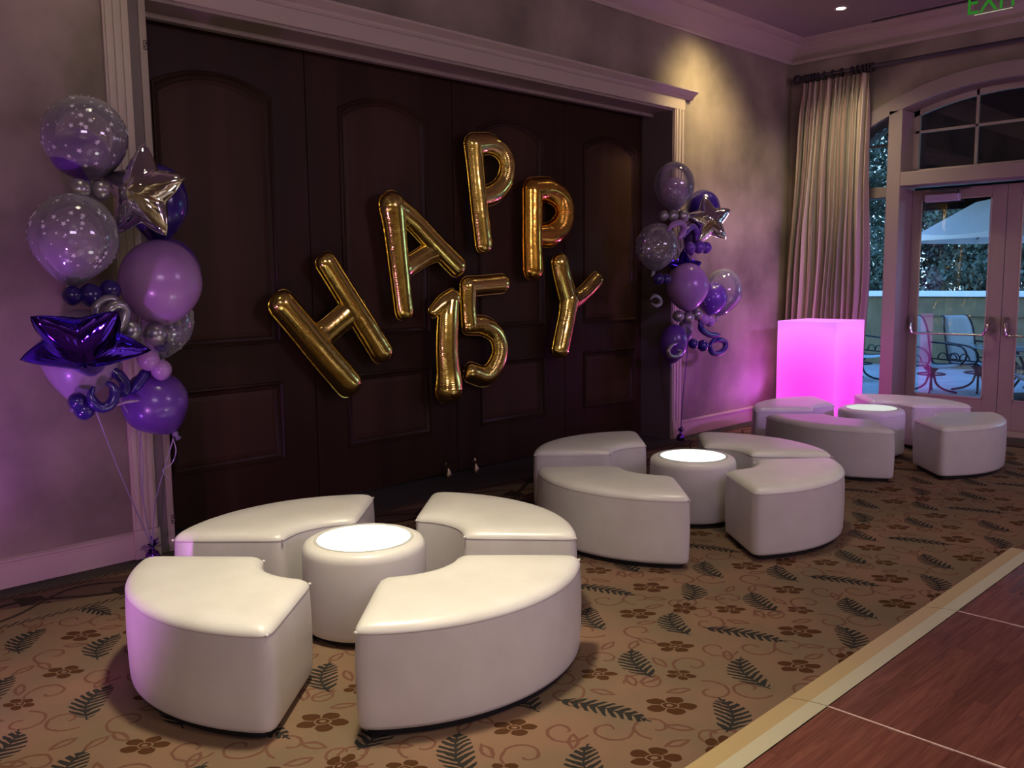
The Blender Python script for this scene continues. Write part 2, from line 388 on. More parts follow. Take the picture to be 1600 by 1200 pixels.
    ml = N.new('ShaderNodeMix'); ml.data_type = 'RGBA'; ml.blend_type = 'MULTIPLY'; ml.inputs[0].default_value = .35; L.new(cur, ml.inputs[6]); L.new(fz.outputs['Color'], ml.inputs[7])
    g = N.new('ShaderNodeGamma'); g.inputs[1].default_value = 1.0; L.new(ml.outputs[2], g.inputs[0]); L.new(g.outputs[0], b.inputs['Base Color'])
    bp = N.new('ShaderNodeBump'); bp.inputs['Strength'].default_value = .3; bp.inputs['Distance'].default_value = .003; L.new(fz.outputs['Fac'], bp.inputs['Height']); L.new(bp.outputs[0], b.inputs['Normal'])
    return m
M['carpet'] = carpet_material()

# ---------------------------------------------------------------- room shell
D, W, DR = 5.48, 10.1, 5.86       # door wall, window wall, recessed door face
XL, YB = -6.0, -6.5
OX0, OX1, OH = 2.29, 7.69, 3.41   # opening of the big doors
struct = lambda o: tag(o, kind='structure')
struct(MB().box((XL, YB, -.1), (W + .45, DR + .25, 0)).build('floor', M['carpet']))
struct(MB().box((XL, YB, CEIL), (W + .6, DR + .25, CEIL + .15)).build('ceiling', M['ceiling']))
fw = MB(); fw.box((XL, D, 0), (OX0, DR + .25, CEIL)); fw.box((OX1, D, 0), (W + .6, DR + .25, CEIL)); fw.box((OX0, D, OH), (OX1, DR + .25, CEIL)); fw.box((OX0, DR + .06, 0), (OX1, DR + .25, OH))
fwo = struct(fw.build('wall_front', M['wall']))
struct(MB().box((XL - .2, YB, 0), (XL, DR + .25, CEIL)).build('wall_left', M['wall']))
struct(MB().box((XL, YB - .2, 0), (W + .6, YB, CEIL)).build('wall_back', M['wall']))
# window wall with one big shallow arch (centre YC)
YC, RO, RI, ZA = 3.14, 3.17, 3.02, 3.68
def arcz(y, R=RI, top=ZA): return top - (R - math.sqrt(max(R * R - (y - YC) ** 2, 0)))
YO0, YO1 = YC - 1.9, YC + 1.9
def arch_wall(y_from, y_to, zf, ztop, x0, x1, n=40):
    mb = MB()
    for i in range(n):
        a = y_from + (y_to - y_from) * i / n; b_ = y_from + (y_to - y_from) * (i + 1) / n
        za, zb = zf(a), zf(b_); ta = ztop(a) if callable(ztop) else ztop; tb = ztop(b_) if callable(ztop) else ztop
        mb.add([(x0,a,za),(x0,b_,zb),(x1,b_,zb),(x1,a,za),(x0,a,ta),(x0,b_,tb),(x1,b_,tb),(x1,a,ta)], [(0,3,2,1),(4,5,6,7),(0,1,5,4),(2,3,7,6)] + ([(3,0,4,7)] if i == 0 else []) + ([(1,2,6,5)] if i == n-1 else []))
    return mb
rw = arch_wall(YO0, YO1, arcz, CEIL, W, W + .5); rw.box((W, YO1, 0), (W + .5, D, CEIL)); rw.box((W, -2.4, 0), (W + .5, YO0, CEIL)); rw.box((W, YB, 0), (W + .5, -6.0, CEIL)); rw.box((W, -6.0, 3.0), (W + .5, -2.4, CEIL)); rw.box((W,-6.0,0),(W+.5,-2.4,.3))
struct(rw.build('wall_right', M['wall']))
struct(MB().box((W + .2, -6.0, .3), (W + .23, -2.4, 3.0)).build('window_3', M['glass']))
# casing following the arch
tr = arch_wall(YO0 - .02, YO1 + .02, arcz, lambda y: arcz(y) + .155, W - .03, W + .02)
struct(tr.build('trim_1', M['dtrim'], auto=40))
# posts, transom bar, head
PO = .15
fr = MB()
for y in (YC + .99, YC - .99 - PO):
    fr.box((W - .03, y, 0), (W + .40, y + PO, arcz(y + PO / 2) + .02))
fr.box((W - .03, YC - .99, 2.68), (W + .40, YC + .99, 2.83))
for s in (1, -1):
    a, b_ = sorted((YC + s * (.99 + PO), YC + s * 1.9)); fr.box((W + .12, a, 2.58), (W + .40, b_, 2.70)); fr.box((W + .12, a, 0), (W + .40, b_, .22))
fr.box((W, YC - .99, 0), (W + .5, YC + .99, .018))
struct(fr.build('trim_2', M['dtrim'], bevel=.006))
# transom window: frame, muntins, panes
XT = W + .30
win = struct(empty('window_1', (XT, YC, 2.83)))
def at0(o, par): o.location = -par.location; return o
f = MB(); f.box((XT, YC-.99, 2.83), (XT+.05, YC+.99, 2.88))
for s in (1, -1):
    a, b_ = sorted((YC + s * .99, YC + s * .93)); f.box((XT, a, 2.83), (XT + .05, b_, arcz(a)))
f.V += []; at0(f.build('window_frame', M['trim'], win), win)
f = arch_wall(YC - .99, YC + .99, lambda y: arcz(y) - .06, lambda y: arcz(y) + .01, XT, XT + .05); at0(f.build('window_frame', M['trim'], win), win)
for y in (YC + .33, YC - .33): at0(MB().box((XT, y - .013, 2.86), (XT + .035, y + .013, arcz(y))).build('muntin', M['trim'], win), win)
at0(MB().box((XT, YC - .97, 3.277), (XT + .034, YC + .97, 3.303)).build('muntin', M['trim'], win), win)
ys = [YC - .95, YC - .33, YC + .33, YC + .95]
for i in range(3):
    for j in range(2):
        zl = (lambda y: 2.86) if j == 0 else (lambda y: 3.29); zt = (lambda y: 3.29) if j == 0 else (lambda y: arcz(y) - .03)
        at0(arch_wall(ys[i], ys[i+1], zl, zt, XT + .012, XT + .018, 8).build('pane', M['glass'], win), win)
for k, s in ((2, 1), (4, -1)):   # sidelights
    w2 = struct(empty('window_%d' % k, (XT, YC + s * 1.5, .2)))
    a, b_ = sorted((YC + s * (.99 + PO), YC + s * 1.9))
    f = MB().box((XT, a, .22), (XT + .04, a + .035, arcz(a)-.02)).box((XT, b_ - .035, .22), (XT + .04, b_, arcz(b_)-.02)).box((XT, a, 3.17), (XT + .03, b_, 3.195))
    at0(f.build('window_frame', M['trim'], w2), w2)
    at0(MB().box((XT + .01, a, .22), (XT + .016, b_, 2.58)).build('pane', M['glass'], w2), w2)
    at0(arch_wall(a, b_, lambda y: 2.70, lambda y: arcz(y), XT + .01, XT + .016, 10).build('pane', M['glass'], w2), w2)
# French doors
XD = W + .33
def french(name, y0, y1, hinge_hi):
    d = struct(empty(name, (XD, (y0 + y1) / 2, 0)))
    sl, sr = (.145, .10) if hinge_hi else (.10, .145)      # stile at low y, at high y
    f = MB(); f.box((XD, y0, .02), (XD + .045, y0 + sl, 2.65)).box((XD, y1 - sr, .02), (XD + .045, y1, 2.65))
    f.box((XD, y0 + sl, .02), (XD + .045, y1 - sr, .34)).box((XD, y0 + sl, 2.54), (XD + .045, y1 - sr, 2.65))
    at0(f.build('door_frame', M['dtrim'], d, bevel=.004), d)
    at0(MB().box((XD + .018, y0 + sl, .34), (XD + .026, y1 - sr, 2.54)).build('pane', M['glass'], d), d)
    # glazing bead
    b_ = MB(); g0, g1 = y0 + sl, y1 - sr
    b_.box((XD - .006, g0, .34), (XD, g0 + .014, 2.54)).box((XD - .006, g1 - .014, .34), (XD, g1, 2.54)).box((XD - .006, g0, .34), (XD, g1, .354)).box((XD - .006, g0, 2.526), (XD, g1, 2.54))
    at0(b_.build('glazing_bead', M['trim'], d), d)
    # crash bar
    ya, yb = y0 + .085, y1 - .055
    bar = MB().tube([(XD - .085, ya + .06, 1.045), (XD - .085, yb - .03, 1.045)], .011, 10)
    at0(bar.build('crash_bar', M['steel'], d, auto=40), d)
    for yy, dy in ((ya, .06), (yb, -.03)):
        br = MB(); br.box((XD - .02, yy - .022, 1.05), (XD, yy + .022, 1.24)); br.box((XD - .05, yy - .018, 1.15), (XD - .02, yy + .018, 1.215))
        br.tube(spline([(XD - .045, yy, 1.18), (XD - .085, yy + dy * .3, 1.15), (XD - .1, yy + dy * .6, 1.09), (XD - .085, yy + dy, 1.045)], 5), .012, 8)
        at0(br.build('crash_bar_bracket', M['steel'], d, auto=40), d)
    if hinge_hi:
        cl = MB().box((XD - .07, y1 - .52, 2.505), (XD, y1 - .16, 2.585)); at0(cl.build('door_closer', M['closer'], d, bevel=.008), d)
        cl = MB().bar((XD - .04, y1 - .50, 2.605), (XD - .16, y1 - .25, 2.63), .02, .012).bar((XD - .16, y1 - .25, 2.63), (XD - .02, y1 - .62, 2.64), .02, .012).tube([(XD - .04, y1 - .50, 2.58), (XD - .04, y1 - .50, 2.62)], .014, 8)
        at0(cl.build('closer_arm', M['darkmetal'], d), d)
    return d
french('door_5', YC + .003, YC + .987, True); french('door_6', YC - .987, YC - .003, False)

# folding partition doors
def arched(x0, x1, z0, zs, rise, inset, n=16):
    x0 += inset; x1 -= inset; z0 += inset; zs -= inset * .6; c = (x0 + x1) / 2; h = (x1 - x0) / 2
    P = [(x0, z0), (x1, z0)]
    if rise == 0: return P + [(x1, zs - inset * .4), (x0, zs - inset * .4)]
    R = (h * h + rise * rise) / (2 * rise)
    for i in range(n + 1):
        x = x1 - (x1 - x0) * i / n; P.append((x, zs + rise - inset * .4 - (R - math.sqrt(R * R - (x - c) ** 2))))
    return P
def ring_mesh(levels, y_of):   # lofts rings of equal point count, closes the last
    mb = MB(); n = len(levels[0]); V = []; F = []
    for P, y in zip(levels, y_of): V += [(x, y, z) for x, z in P]
    for i in range(len(levels) - 1):
        for k in range(n): F.append((i*n+k, i*n+(k+1) % n, (i+1)*n+(k+1) % n, (i+1)*n+k))
    mb.add(V, F); return mb
seams = [2.225, 3.630, 5.050, 6.462, 7.875]
for i in range(4):
    a, b_ = seams[i] + .004, seams[i+1] - .004
    a2, b2 = max(a, OX0 + .002), min(b_, OX1 - .002)
    d = struct(empty('door_%d' % (i + 1), ((a + b_) / 2, DR, 0)))
    m0, m1 = a + .275, b_ - .275
    if i == 0: m0 = 2.485
    if i == 3: m1 = 7.585
    # face plate with the two openings cut out: quads strips
    face = MB(); y0, y1 = DR, DR + .05
    up = lambda ins: arched(m0, m1, 1.255, 3.01, .115, ins); lo = lambda ins: arched(m0, m1, .385, .972, 0, ins)
    face.box((a2, y0, .02), (m0, y1, 3.40)).box((m1, y0, .02), (b2, y1, 3.40)).box((m0, y0, .02), (m1, y1, .385)).box((m0, y0, .972), (m1, y1, 1.255))
    top = up(0)[2:]
    V = [(x, y0, z) for x, z in top] + [(x, y0, 3.40) for x, z in top]; n = len(top)
    face.add(V, [(k, k + 1, n + k + 1, n + k) for k in range(n - 1)])
    at0(face.build('door_leaf', M['wood'], d), d)
    for g, nm in ((up, 'upper_molding'), (lo, 'lower_molding')):
        mo = ring_mesh([g(0), g(.004), g(.014), g(.024), g(.030), g(.046), g(.058)], [y0, y0 - .012, y0 - .016, y0 - .008, y0 + .004, y0 + .010, y0 + .022])
        at0(mo.build(nm, M['wood'], d, auto=35), d)
    for g, nm in ((up, 'upper_panel'), (lo, 'lower_panel')):
        P = g(.055); P2 = g(.09)
        mb = ring_mesh([P, P2], [y0 + .022, y0 + .017]); n = len(P); mb.F.append(tuple(range(n, 2 * n)))
        at0(mb.build(nm, M['woodpanel'], d), d)
# header trim, casing, jambs
struct(MB().box((2.05, D - .03, OH), (7.868, D, 3.525)).build('trim_3', M['trim'], bevel=.004))
prof = [(D, 3.525), (D - .035, 3.525), (D - .05, 3.54), (D - .055, 3.555), (D - .09, 3.575), (D - .115, 3.59), (D - .12, 3.605), (D, 3.605)]
struct(MB().extrude_x(prof, 1.93, 7.99).build('trim_4', M['trim']))
jm = MB().box((OX0 - .02, D - .012, 0), (OX0 + .022, DR, OH)).box((OX0, D - .004, OH - .02), (OX1, DR, OH))
jm.box((OX0, D + .24, OH - .05), (OX1, D + .30, OH - .02)); struct(jm.build('trim_5', M['beige_strip']))
struct(MB().box((2.205, D - .004, 0), (2.272, D + .02, OH)).build('trim_6', M['trim2']))  # flat dark strip in place of the shaded groove beside the casing
def casing(name, x0, x1):
    c = MB(); c.box((x0, D - .022, .18), (x1, D, OH)); w = x1 - x0
    for k in range(3): c.box((x0 + w * (.08 + .31 * k), D - .032, .18), (x0 + w * (.30 + .31 * k), D - .02, OH))
    c.box((x0 - .005, D - .04, 0), (x1 + .005, D, .18)); struct(c.build(name, M['trim'], bevel=.003))
M['jamb'] = pmat('brown_jamb_paint', (.13, .10, .085), .6)  # right jamb, darker than the left one
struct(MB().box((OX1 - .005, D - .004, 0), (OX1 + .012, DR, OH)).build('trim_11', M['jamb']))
casing('trim_7', 2.055, 2.205); casing('trim_8', 7.70, 7.862)
for x, z in ((2.305, .205), (2.300, 3.12)):
    pl = empty('latch_plate', (x, D - .013, z), 'small dark latch plate set in the left door jamb ' + ('near its foot' if z < 1 else 'high up'), 'latch plate')
    MB().box((-.011, -.002, -.028), (.011, 0, .028)).build('plate', M['brown'], pl); k = MB()
    for zz in (-.018, 0, .018): k.box((-.007, -.003, zz - .002), (.007, -.002, zz + .002))
    k.box((-.007, -.003, 0), (-.004, -.002, .018)).box((.004, -.003, -.018), (.007, -.002, 0)); k.build('mark', M['trim'], pl)
# baseboards and crown
bp = lambda: [(0, 0), (-.018, 0), (-.018, .125), (-.012, .13), (-.012, .142), (-.026, .150), (-.026, .160), (-.008, .172), (0, .174)]
def bb_x(name, x0, x1): struct(MB().extrude_x([(D + a, z) for a, z in bp()], x0, x1).build(name, M['trim']))
bb_x('baseboard_front', XL, 2.05); bb_x('baseboard_front_right', 7.867, W)
struct(MB().extrude_y([(W + a, z) for a, z in bp()], YC + 1.92, D).build('baseboard_right', M['trim']))
cp = [(0, 4.20), (-.02, 4.20), (-.03, 4.215), (-.03, 4.235), (-.055, 4.25), (-.10, 4.285), (-.15, 4.335), (-.185, 4.352), (-.20, 4.36), (-.20, 4.375), (-.25, 4.39), (-.285, 4.40), (-.30, 4.41), (-.30, CEIL), (0, CEIL)]
n = len(cp)
def crown(name, pts):   # mitred run along a list of (x, y, nx, ny) stations
    V = []; F = []
    for (x, y, nx, ny) in pts: V += [(x + nx * a, y + ny * a, z) for a, z in cp]
    for i in range(len(pts) - 1):
        for k in range(n): F.append((i*n+k, i*n+(k+1) % n, (i+1)*n+(k+1) % n, (i+1)*n+k))
    mb = MB(); mb.add(V, F + [tuple(range(n)), tuple(range(len(V) - n, len(V)))]); struct(mb.build(name, M['trim'], auto=25))
crown('trim_9', [(XL, D, 0, 1), (W, D, 1, 1)]); crown('trim_10', [(W, D, 1, 1), (W, YB, 1, 0)])
# ceiling: slot diffuser and downlights
sd = empty('slot_diffuser', (9.74, 3.0, CEIL), 'long black linear air slot in the ceiling by the window wall', 'vent')
MB().box((-.035, -2.2, -.004), (.035, 1.37, .0)).build('slot', M['slot'], sd)
MB().box((-.05, -2.2, -.008), (-.035, 1.385, 0)).box((.035, -2.2, -.008), (.05, 1.385, 0)).build('frame', M['ceiling'], sd)
M['lampface'] = emit('downlight_lens', (1, .82, .6), 30); M['lampring'] = pmat('downlight_trim', (.5, .45, .4), .4)
for i, (x, y) in enumerate([q[:2] for q in DOWN] + BACK):  # one fixture per lamp; those of BACK are added for their light
    if i == 0: dl = empty('recessed_downlight', (x, y, CEIL), 'small bright recessed downlight shining in the ceiling above the curtain', 'downlight')
    else: dl = empty('recessed_downlight', (x, y, CEIL), 'recessed ceiling downlight outside the view of the photo', 'downlight', 'recessed downlights outside the view')
    MB().lathe([(.075, 0), (.075, -.006), (.05, -.010), (.045, -.002)], 20).build('trim_ring', M['lampring'], dl, auto=40)
    MB().lathe([(.0, -.003), (.045, -.003), (.045, -.0025)], 16).build('lens', M['lampface'], dl)

# ---------------------------------------------------------------- curtain, rod
cr = empty('curtain_rod', (W - .13, 5.27, 4.0), 'dark curtain rod with ball finial and rings below the crown molding', 'curtain rod')
rod = MB().tube([(0, .02, 0), (0, -5.5, 0)], .024, 14); rod.build('rod', M['rodp'], cr, auto=40)
MB().lathe([(0, -.052), (.03, -.046), (.05, -.02), (.053, 0), (.05, .02), (.03, .046), (0, .052)], 18, (0, .065, 0)).lathe([(.034, .0), (.034, .03)], 14, (0, 0, 0), Matrix.Rotation(PI/2, 4, 'X')).build('finial', M['rod'], cr, auto=50)
ringV = MB(); 
ring_ys = [-.03, -.048, -.066, -.084, -.102, -.12, -.15, -.19, -.27, -.37, -.48, -.60, -.66, -.72, -.76, -.80, -.83]
for i, yy in enumerate(ring_ys):
    P = [(.045 * math.cos(a), yy, .045 * math.sin(a) - .012) for a in np.linspace(0, 2 * PI, 17)[:-1]]
    MB().tube(P, .0095, 8, closed=True).tube([(0, yy, -.046), (0, yy, -.062)], .003, 6).build('ring', M['rod'], cr, auto=60)
MB().box((-.0, -.42, -.012), (.13, -.40, .012)).box((.12, -.43, -.03), (.13, -.39, .03)).build('bracket', M['rod'], cr)
# drape
nu, nv = 520, 46; V = []; F = []; UV = []
rs = np.random.RandomState(3); nf = 12
ph = np.cumsum(rs.uniform(.6, 1.4, nf + 1)); ph = (ph - ph[0]) / (ph[-1] - ph[0])
amps = rs.uniform(.7, 1.2, nf)
for j in range(nv + 1):
    v = j / nv; z = 3.935 * (1 - v) + .015 * v
    for i in range(nu + 1):
        u = i / nu
        y = (5.235 + .19 * v) * (1 - u) + (4.455 + .015 * math.sin(v * 9)) * u
        k = min(np.searchsorted(ph, u, 'right') - 1, nf - 1); fph = (u - ph[k]) / (ph[k+1] - ph[k])
        s = math.sin(2 * PI * fph); am = amps[k] * (.048 + .068 * min(1, v * 2.2))
        pin = math.exp(-(v / .06) ** 2) if v > .02 else 1
        x = W - .155 - am * (s * (1 - .3 * pin) + .28 * math.sin(6 * PI * fph + 3 * v)) + .012 * math.sin(5 * v + u * 11)
        y += .014 * math.sin(4 * PI * fph + 2 * v) * (1 - pin) + .006 * math.sin(14 * v + 9 * u)
        if v < .07: x = x + pin * .02 * math.sin(6 * PI * fph)
        V.append((x, y, z)); UV.append((u, v))
for j in range(nv):
    for i in range(nu):
        a = j * (nu + 1) + i; F.append((a, a + 1, a + nu + 2, a + nu + 1))
me = mesh(V, F, True); uvl = me.uv_layers.new(name='UVMap')
li = np.zeros(len(me.loops), dtype=np.int32); me.loops.foreach_get('vertex_index', li)
uvl.data.foreach_set('uv', np.array(UV, dtype=np.float32)[li].ravel())
cm = pmat('striped_satin_drape', (.4, .33, .25), .42, spec=.5, Sheen_Weight=.3); nt = cm.node_tree; N = nt.nodes; L = nt.links
tc = N.new('ShaderNodeTexCoord'); sx = N.new('ShaderNodeSeparateXYZ'); mu = N.new('ShaderNodeMath'); mu.operation = 'MULTIPLY'; mu.inputs[1].default_value = 15
frn = N.new('ShaderNodeMath'); frn.operation = 'FRACT'; rp = N.new('ShaderNodeValToRGB'); rp.color_ramp.interpolation = 'CONSTANT'
L.new(tc.outputs['UV'], sx.inputs[0]); L.new(sx.outputs[0], mu.inputs[0]); L.new(mu.outputs[0], frn.inputs[0]); L.new(frn.outputs[0], rp.inputs[0])
els = rp.color_ramp.elements; els[0].color = (.62, .52, .37, 1); els[1].position = .3; els[1].color = (.46, .29, .22, 1)
for p, c in ((.5, (.28, .25, .16)), (.68, (.52, .43, .30)), (.84, (.40, .26, .20))):
    e = els.new(p); e.color = (*c, 1)
L.new(rp.outputs[0], N['Principled BSDF'].inputs['Base Color'])
dr = link('curtain', me, cm); tag(dr, 'floor-length pinch-pleated beige striped satin curtain beside the arched window', 'curtain')
sol = dr.modifiers.new('s', 'SOLIDIFY'); sol.thickness = .004

# ---------------------------------------------------------------- dance floor
df = empty('dance_floor', (0, 0, 0), 'portable cherry wood dance floor with pale sloped edge in the right foreground', 'dance floor')
zt = .022; X1 = 5.99; YF = 1.51; YE = 1.675
MB().box((.3, -3.2, 0), (X1 - .165, YF, zt - .006)).build('base_board', M['black'], df)
sx = [.394, 1.792, 3.190, 4.588, X1 - .165]
for k in range(4):
    a, b_ = sx[k], sx[k+1]
    pn = MB().box((a + .004, -3.2, zt - .006), (b_ - .004, YF - .004, zt - .003)).build('floor_panel', M['lam'], df)
    y = YF - .004; row = 0
    while y > -.75:
        y2 = y - .078; xs = a + .004 - (row * .47) % .93; row += 1
        while xs < b_ - .004:
            p0, p1 = max(xs, a + .004), min(xs + .93, b_ - .004)
            if p1 - p0 > .03:
                q = MB().box((p0 + .0004, y2 + .0004, zt - .003), (p1 - .0004, y - .0004, zt + random.uniform(-.0001, .0001))).build('plank', M['lam'], pn)
            xs += .93
        y = y2
    MB().box((b_ - .004, -3.2, zt - .006), (b_ + .004, YF - .001, zt + .0012)).build('seam_strip', M['seamstrip'], df)
for k in range(4):
    a = sx[k] + .002; b_ = (sx[k+1] - .002) if k < 3 else X1
    c = b_ if k < 3 else X1 - .165
    V = [(a, YE, .001), (b_, YE, .001), (a, 1.585, .016), (b_ - (.09 if k == 3 else 0), 1.585, .016)]
    MB().add(V, [(0, 1, 3, 2)]).build('edge_ramp', M['ramp'], df)
    V = [(a, 1.585, .016), (b_ - (.09 if k == 3 else 0), 1.585, .016), (a, YF, zt + .001), (c, YF, zt + .001)]
    MB().add(V, [(0, 1, 3, 2)]).build('edge_strip', M['ramp2'], df)
MB().add([(X1, YE, .001), (X1 - .09, 1.585, .016), (X1, -3.2, .001), (X1 - .09, -3.2, .016)], [(0, 1, 3, 2)]).build('edge_ramp', M['ramp'], df)
MB().add([(X1 - .09, 1.585, .016), (X1 - .165, YF, zt + .001), (X1 - .09, -3.2, .016), (X1 - .165, -3.2, zt + .001)], [(0, 1, 3, 2)]).build('edge_strip', M['ramp2'], df)

# ---------------------------------------------------------------- ottomans
RIo, ROo = .305, .875
def sector(o, na=44, ns=18, ni=22, sm=3):
    A = PI / 4; ro, ri = ROo - o, RIo + o; P = []
    ao = A - math.asin(min(1, o / ro)); ai = A - math.asin(min(1, o / ri))
    ro_p = [(ro * math.cos(t), ro * math.sin(t)) for t in np.linspace(-ao, ao, na + 1)]
    ri_p = [(ri * math.cos(t), ri * math.sin(t)) for t in np.linspace(ai, -ai, ni + 1)]
    s1 = [(ro_p[-1][0] * (1 - t) + ri_p[0][0] * t, ro_p[-1][1] * (1 - t) + ri_p[0][1] * t) for t in np.linspace(0, 1, ns + 1)[1:-1]]
    s2 = [(ri_p[-1][0] * (1 - t) + ro_p[0][0] * t, ri_p[-1][1] * (1 - t) + ro_p[0][1] * t) for t in np.linspace(0, 1, ns + 1)[1:-1]]
    P = np.array(ro_p + s1 + ri_p + s2)
    for _ in range(sm): P = .5 * P + .25 * (np.roll(P, 1, 0) + np.roll(P, -1, 0))
    return P
def loft(levels, cap_top=False, seed=0):
    V = []; F = []; n = len(levels[0][0])
    for P, z in levels: V += [(p[0], p[1], z) for p in P]
    for i in range(len(levels) - 1):
        for k in range(n): F.append((i*n+k, i*n+(k+1) % n, (i+1)*n+(k+1) % n, (i+1)*n+k))
    return V, F
def make_ottoman():
    side = [(.012, .030), (.003, .036), (0, .05), (-.003, .12), (-.005, .22), (-.004, .32), (-.001, .385), (.0, .400), (.0012, .410)]
    V, F = loft([(sector(o, sm=3), z) for o, z in side]); ms = mesh(V, F, True)
    top = [(.003, .4035), (-.0008, .405), (-.0006, .410), (.003, .419), (.010, .429), (.022, .4385), (.042, .4455), (.075, .4495), (.11, .4510), (.13, .4512), (.15, .4512)]
    V, F = loft([(sector(o, sm=3 if o < .05 else 5), z) for o, z in top]); nn = len(sector(0)); mt = mesh(V, F + [tuple(range(len(V) - nn, len(V)))], True)
    V, F = loft([(sector(.03), .0), (sector(.03), .034)]); n = len(V) // 2; mp = mesh(V, F + [tuple(range(n, 2 * n))])
    # little folded ears at the four corners of the cover
    ears = []
    for r, a in ((ROo - .006, PI/4 - .012), (RIo + .006, PI/4 - .03), (ROo - .006, -PI/4 + .012), (RIo + .006, -PI/4 + .03)):
        c = Vector((r * math.cos(a), r * math.sin(a), .413)); ear = MB(); ear.lathe([(0, -.007), (.006, -.004), (.008, 0), (.005, .005), (0, .007)], 8, c); ears.append(mesh(ear.V, ear.F, True))
    return (ms, mt, mp, *ears)
OM = make_ottoman()
for mm, mt_ in zip(OM, ('vinyl', 'vinyl', 'black') + ('vinyl',) * 4): mm.materials.append(M[mt_])
OT = [  # x, y, heading, label, group
 (2.178, 3.447, 177.6, 'white vinyl quarter-ring ottoman at far left front, curved side toward the left wall', 0),
 (2.395, 3.262, 268.7, 'white vinyl quarter-ring ottoman in the centre foreground, nearest the camera, with tiny marks', 0),
 (2.408, 3.681, 89.1, 'white vinyl quarter-ring ottoman behind the first lit table, beside the left door jamb', 0),
 (2.648, 3.508, -3.9, 'white ottoman right of the nearest lit table, in front of the two gold weights', 0),
 (4.866, 3.492, 180.2, 'white ottoman front left of the middle table, curved face toward the nearest cluster', 1),
 (5.199, 3.362, 275.4, 'white ottoman front right of the middle lit table, facing the dance floor', 1),
 (5.216, 3.865, 90.1, 'white ottoman behind left of the middle table, against the dark doors', 1),
 (5.442, 3.537, -6.3, 'white ottoman behind right of the middle lit table, curved edge toward the far cluster', 1),
 (7.914, 3.507, 176.9, 'white ottoman with lavender sheen on top, front left of the farthest table', 2),
 (8.230, 3.300, 268.9, 'white ottoman front right of the farthest table, nearest the French doors and dance floor', 2),
 (8.184, 3.778, 90.4, 'white ottoman left of the glowing pink cube, behind the farthest table', 2),
 (8.586, 3.626, -3.8, 'white ottoman between the glowing pink cube and the French doors', 2)]
GN = ['nearest ring of four curved ottomans', 'middle ring of four curved ottomans', 'farthest ring of four curved ottomans']
for x, y, a, lb, g in OT:
    t = empty('curved_ottoman', (x, y, 0), lb, 'ottoman', GN[g], math.radians(a))
    for nm, me in zip(('side_cover', 'top_cover', 'plinth') + ('corner_fold',) * 4, OM): link(nm, me, None, t)
def round_table(x, y, mat, lb, hgt=.45):
    t = empty('round_light_table', (x, y, 0), lb, 'table', 'round lit tables inside the ottoman rings')
    MB().lathe([(.285, .03), (.297, .036), (.300, .06), (.302, .2), (.300, hgt - .05), (.296, hgt - .03), (.285, hgt - .012), (.268, hgt - .004)], 64).build('side_cover', M['vinyl'], t, auto=60)
    MB().lathe([(.268, hgt - .004), (.262, hgt - .001), (.240, hgt - .001)], 64).build('rim', M['vinyl'], t, auto=60)
    MB().lathe([(.244, hgt - .003), (.243, hgt + .001), (.228, hgt + .001), (.226, hgt - .002)], 64).build('frosted_ring', M['frost'], t, auto=60)
    MB().lathe([(.0, hgt - .001), (.228, hgt - .001), (.228, hgt - .004)], 64).build('lit_top', mat, t)
    MB().lathe([(.26, 0), (.26, .032)], 40).build('plinth', M['black'], t)
    return t
round_table(2.436, 3.545, M['disc1'], 'round white table with brightly lit white top in the nearest ottoman ring')
round_table(5.222, 3.52, M['disc2'], 'round white table with pale green-white lit top in the middle ottoman ring')
round_table(8.30, 3.59, M['disc3'], 'round white table with faintly lit top in the farthest ottoman ring')

# ---------------------------------------------------------------- glowing cube
gc = empty('glowing_cube', (9.10, 4.345, 0), 'tall glowing magenta pink cube pedestal in front of the curtain', 'light cube')
MB().box((0, 0, .02), (.69, .69, 1.21)).build('lit_body', M['cube'], gc, bevel=.008)
MB().box((.02, .02, 0), (.67, .67, .02)).build('foot', M['black'], gc)
nt = M['cube'].node_tree; N = nt.nodes; L = nt.links    # acrylic glows hottest low in the middle of the lamp inside
tc = N.new('ShaderNodeTexCoord'); gr = N.new('ShaderNodeVectorMath'); gr.operation = 'DISTANCE'; gr.inputs[1].default_value = (.35, .35, .42)
L.new(tc.outputs['Object'], gr.inputs[0]); rp = N.new('ShaderNodeValToRGB'); e = rp.color_ramp.elements
e[0].position = .34; e[0].color = (1, .03, .80, 1); e[1].position = 1.0; e[1].color = (.62, .16, 1, 1); k = e.new(.55); k.color = (1, .10, .88, 1); k = e.new(.8); k.color = (.95, .22, .95, 1)
L.new(gr.outputs['Value'], rp.inputs[0]); L.new(rp.outputs[0], N['Principled BSDF'].inputs['Emission Color'])

# ---------------------------------------------------------------- exit sign
ex = empty('exit_sign', (9.3, 3.01, CEIL), 'green edge-lit EXIT sign hanging from the ceiling near the French doors', 'sign')
M['green'] = pmat('green_lit_letter', (.03, .2, .03), .5, Emission_Color=(.04, .5, .03, 1), Emission_Strength=.3) if True else emit('green_lit_letter', (.04, .5, .03), .32); M['acr'] = thin_glass('sign_acrylic', (.9, .97, .9), .0, .03); M['edge'] = emit('lit_acrylic_edge', (.5, .65, .3), .8)
MB().box((-.03, -.17, -.05), (.03, .17, 0)).build('housing', M['trim'], ex)
MB().box((-.004, -.165, -.272), (.004, .165, -.05)).build('acrylic_panel', M['acr'], ex)
MB().box((-.004, -.165, -.276), (.004, .165, -.272)).build('lit_edge', M['edge'], ex)
tcv = bpy.data.curves.new('t', 'FONT'); tcv.body = 'EXIT'; tcv.size = .29; tcv.align_x = 'CENTER'; tcv.extrude = .001
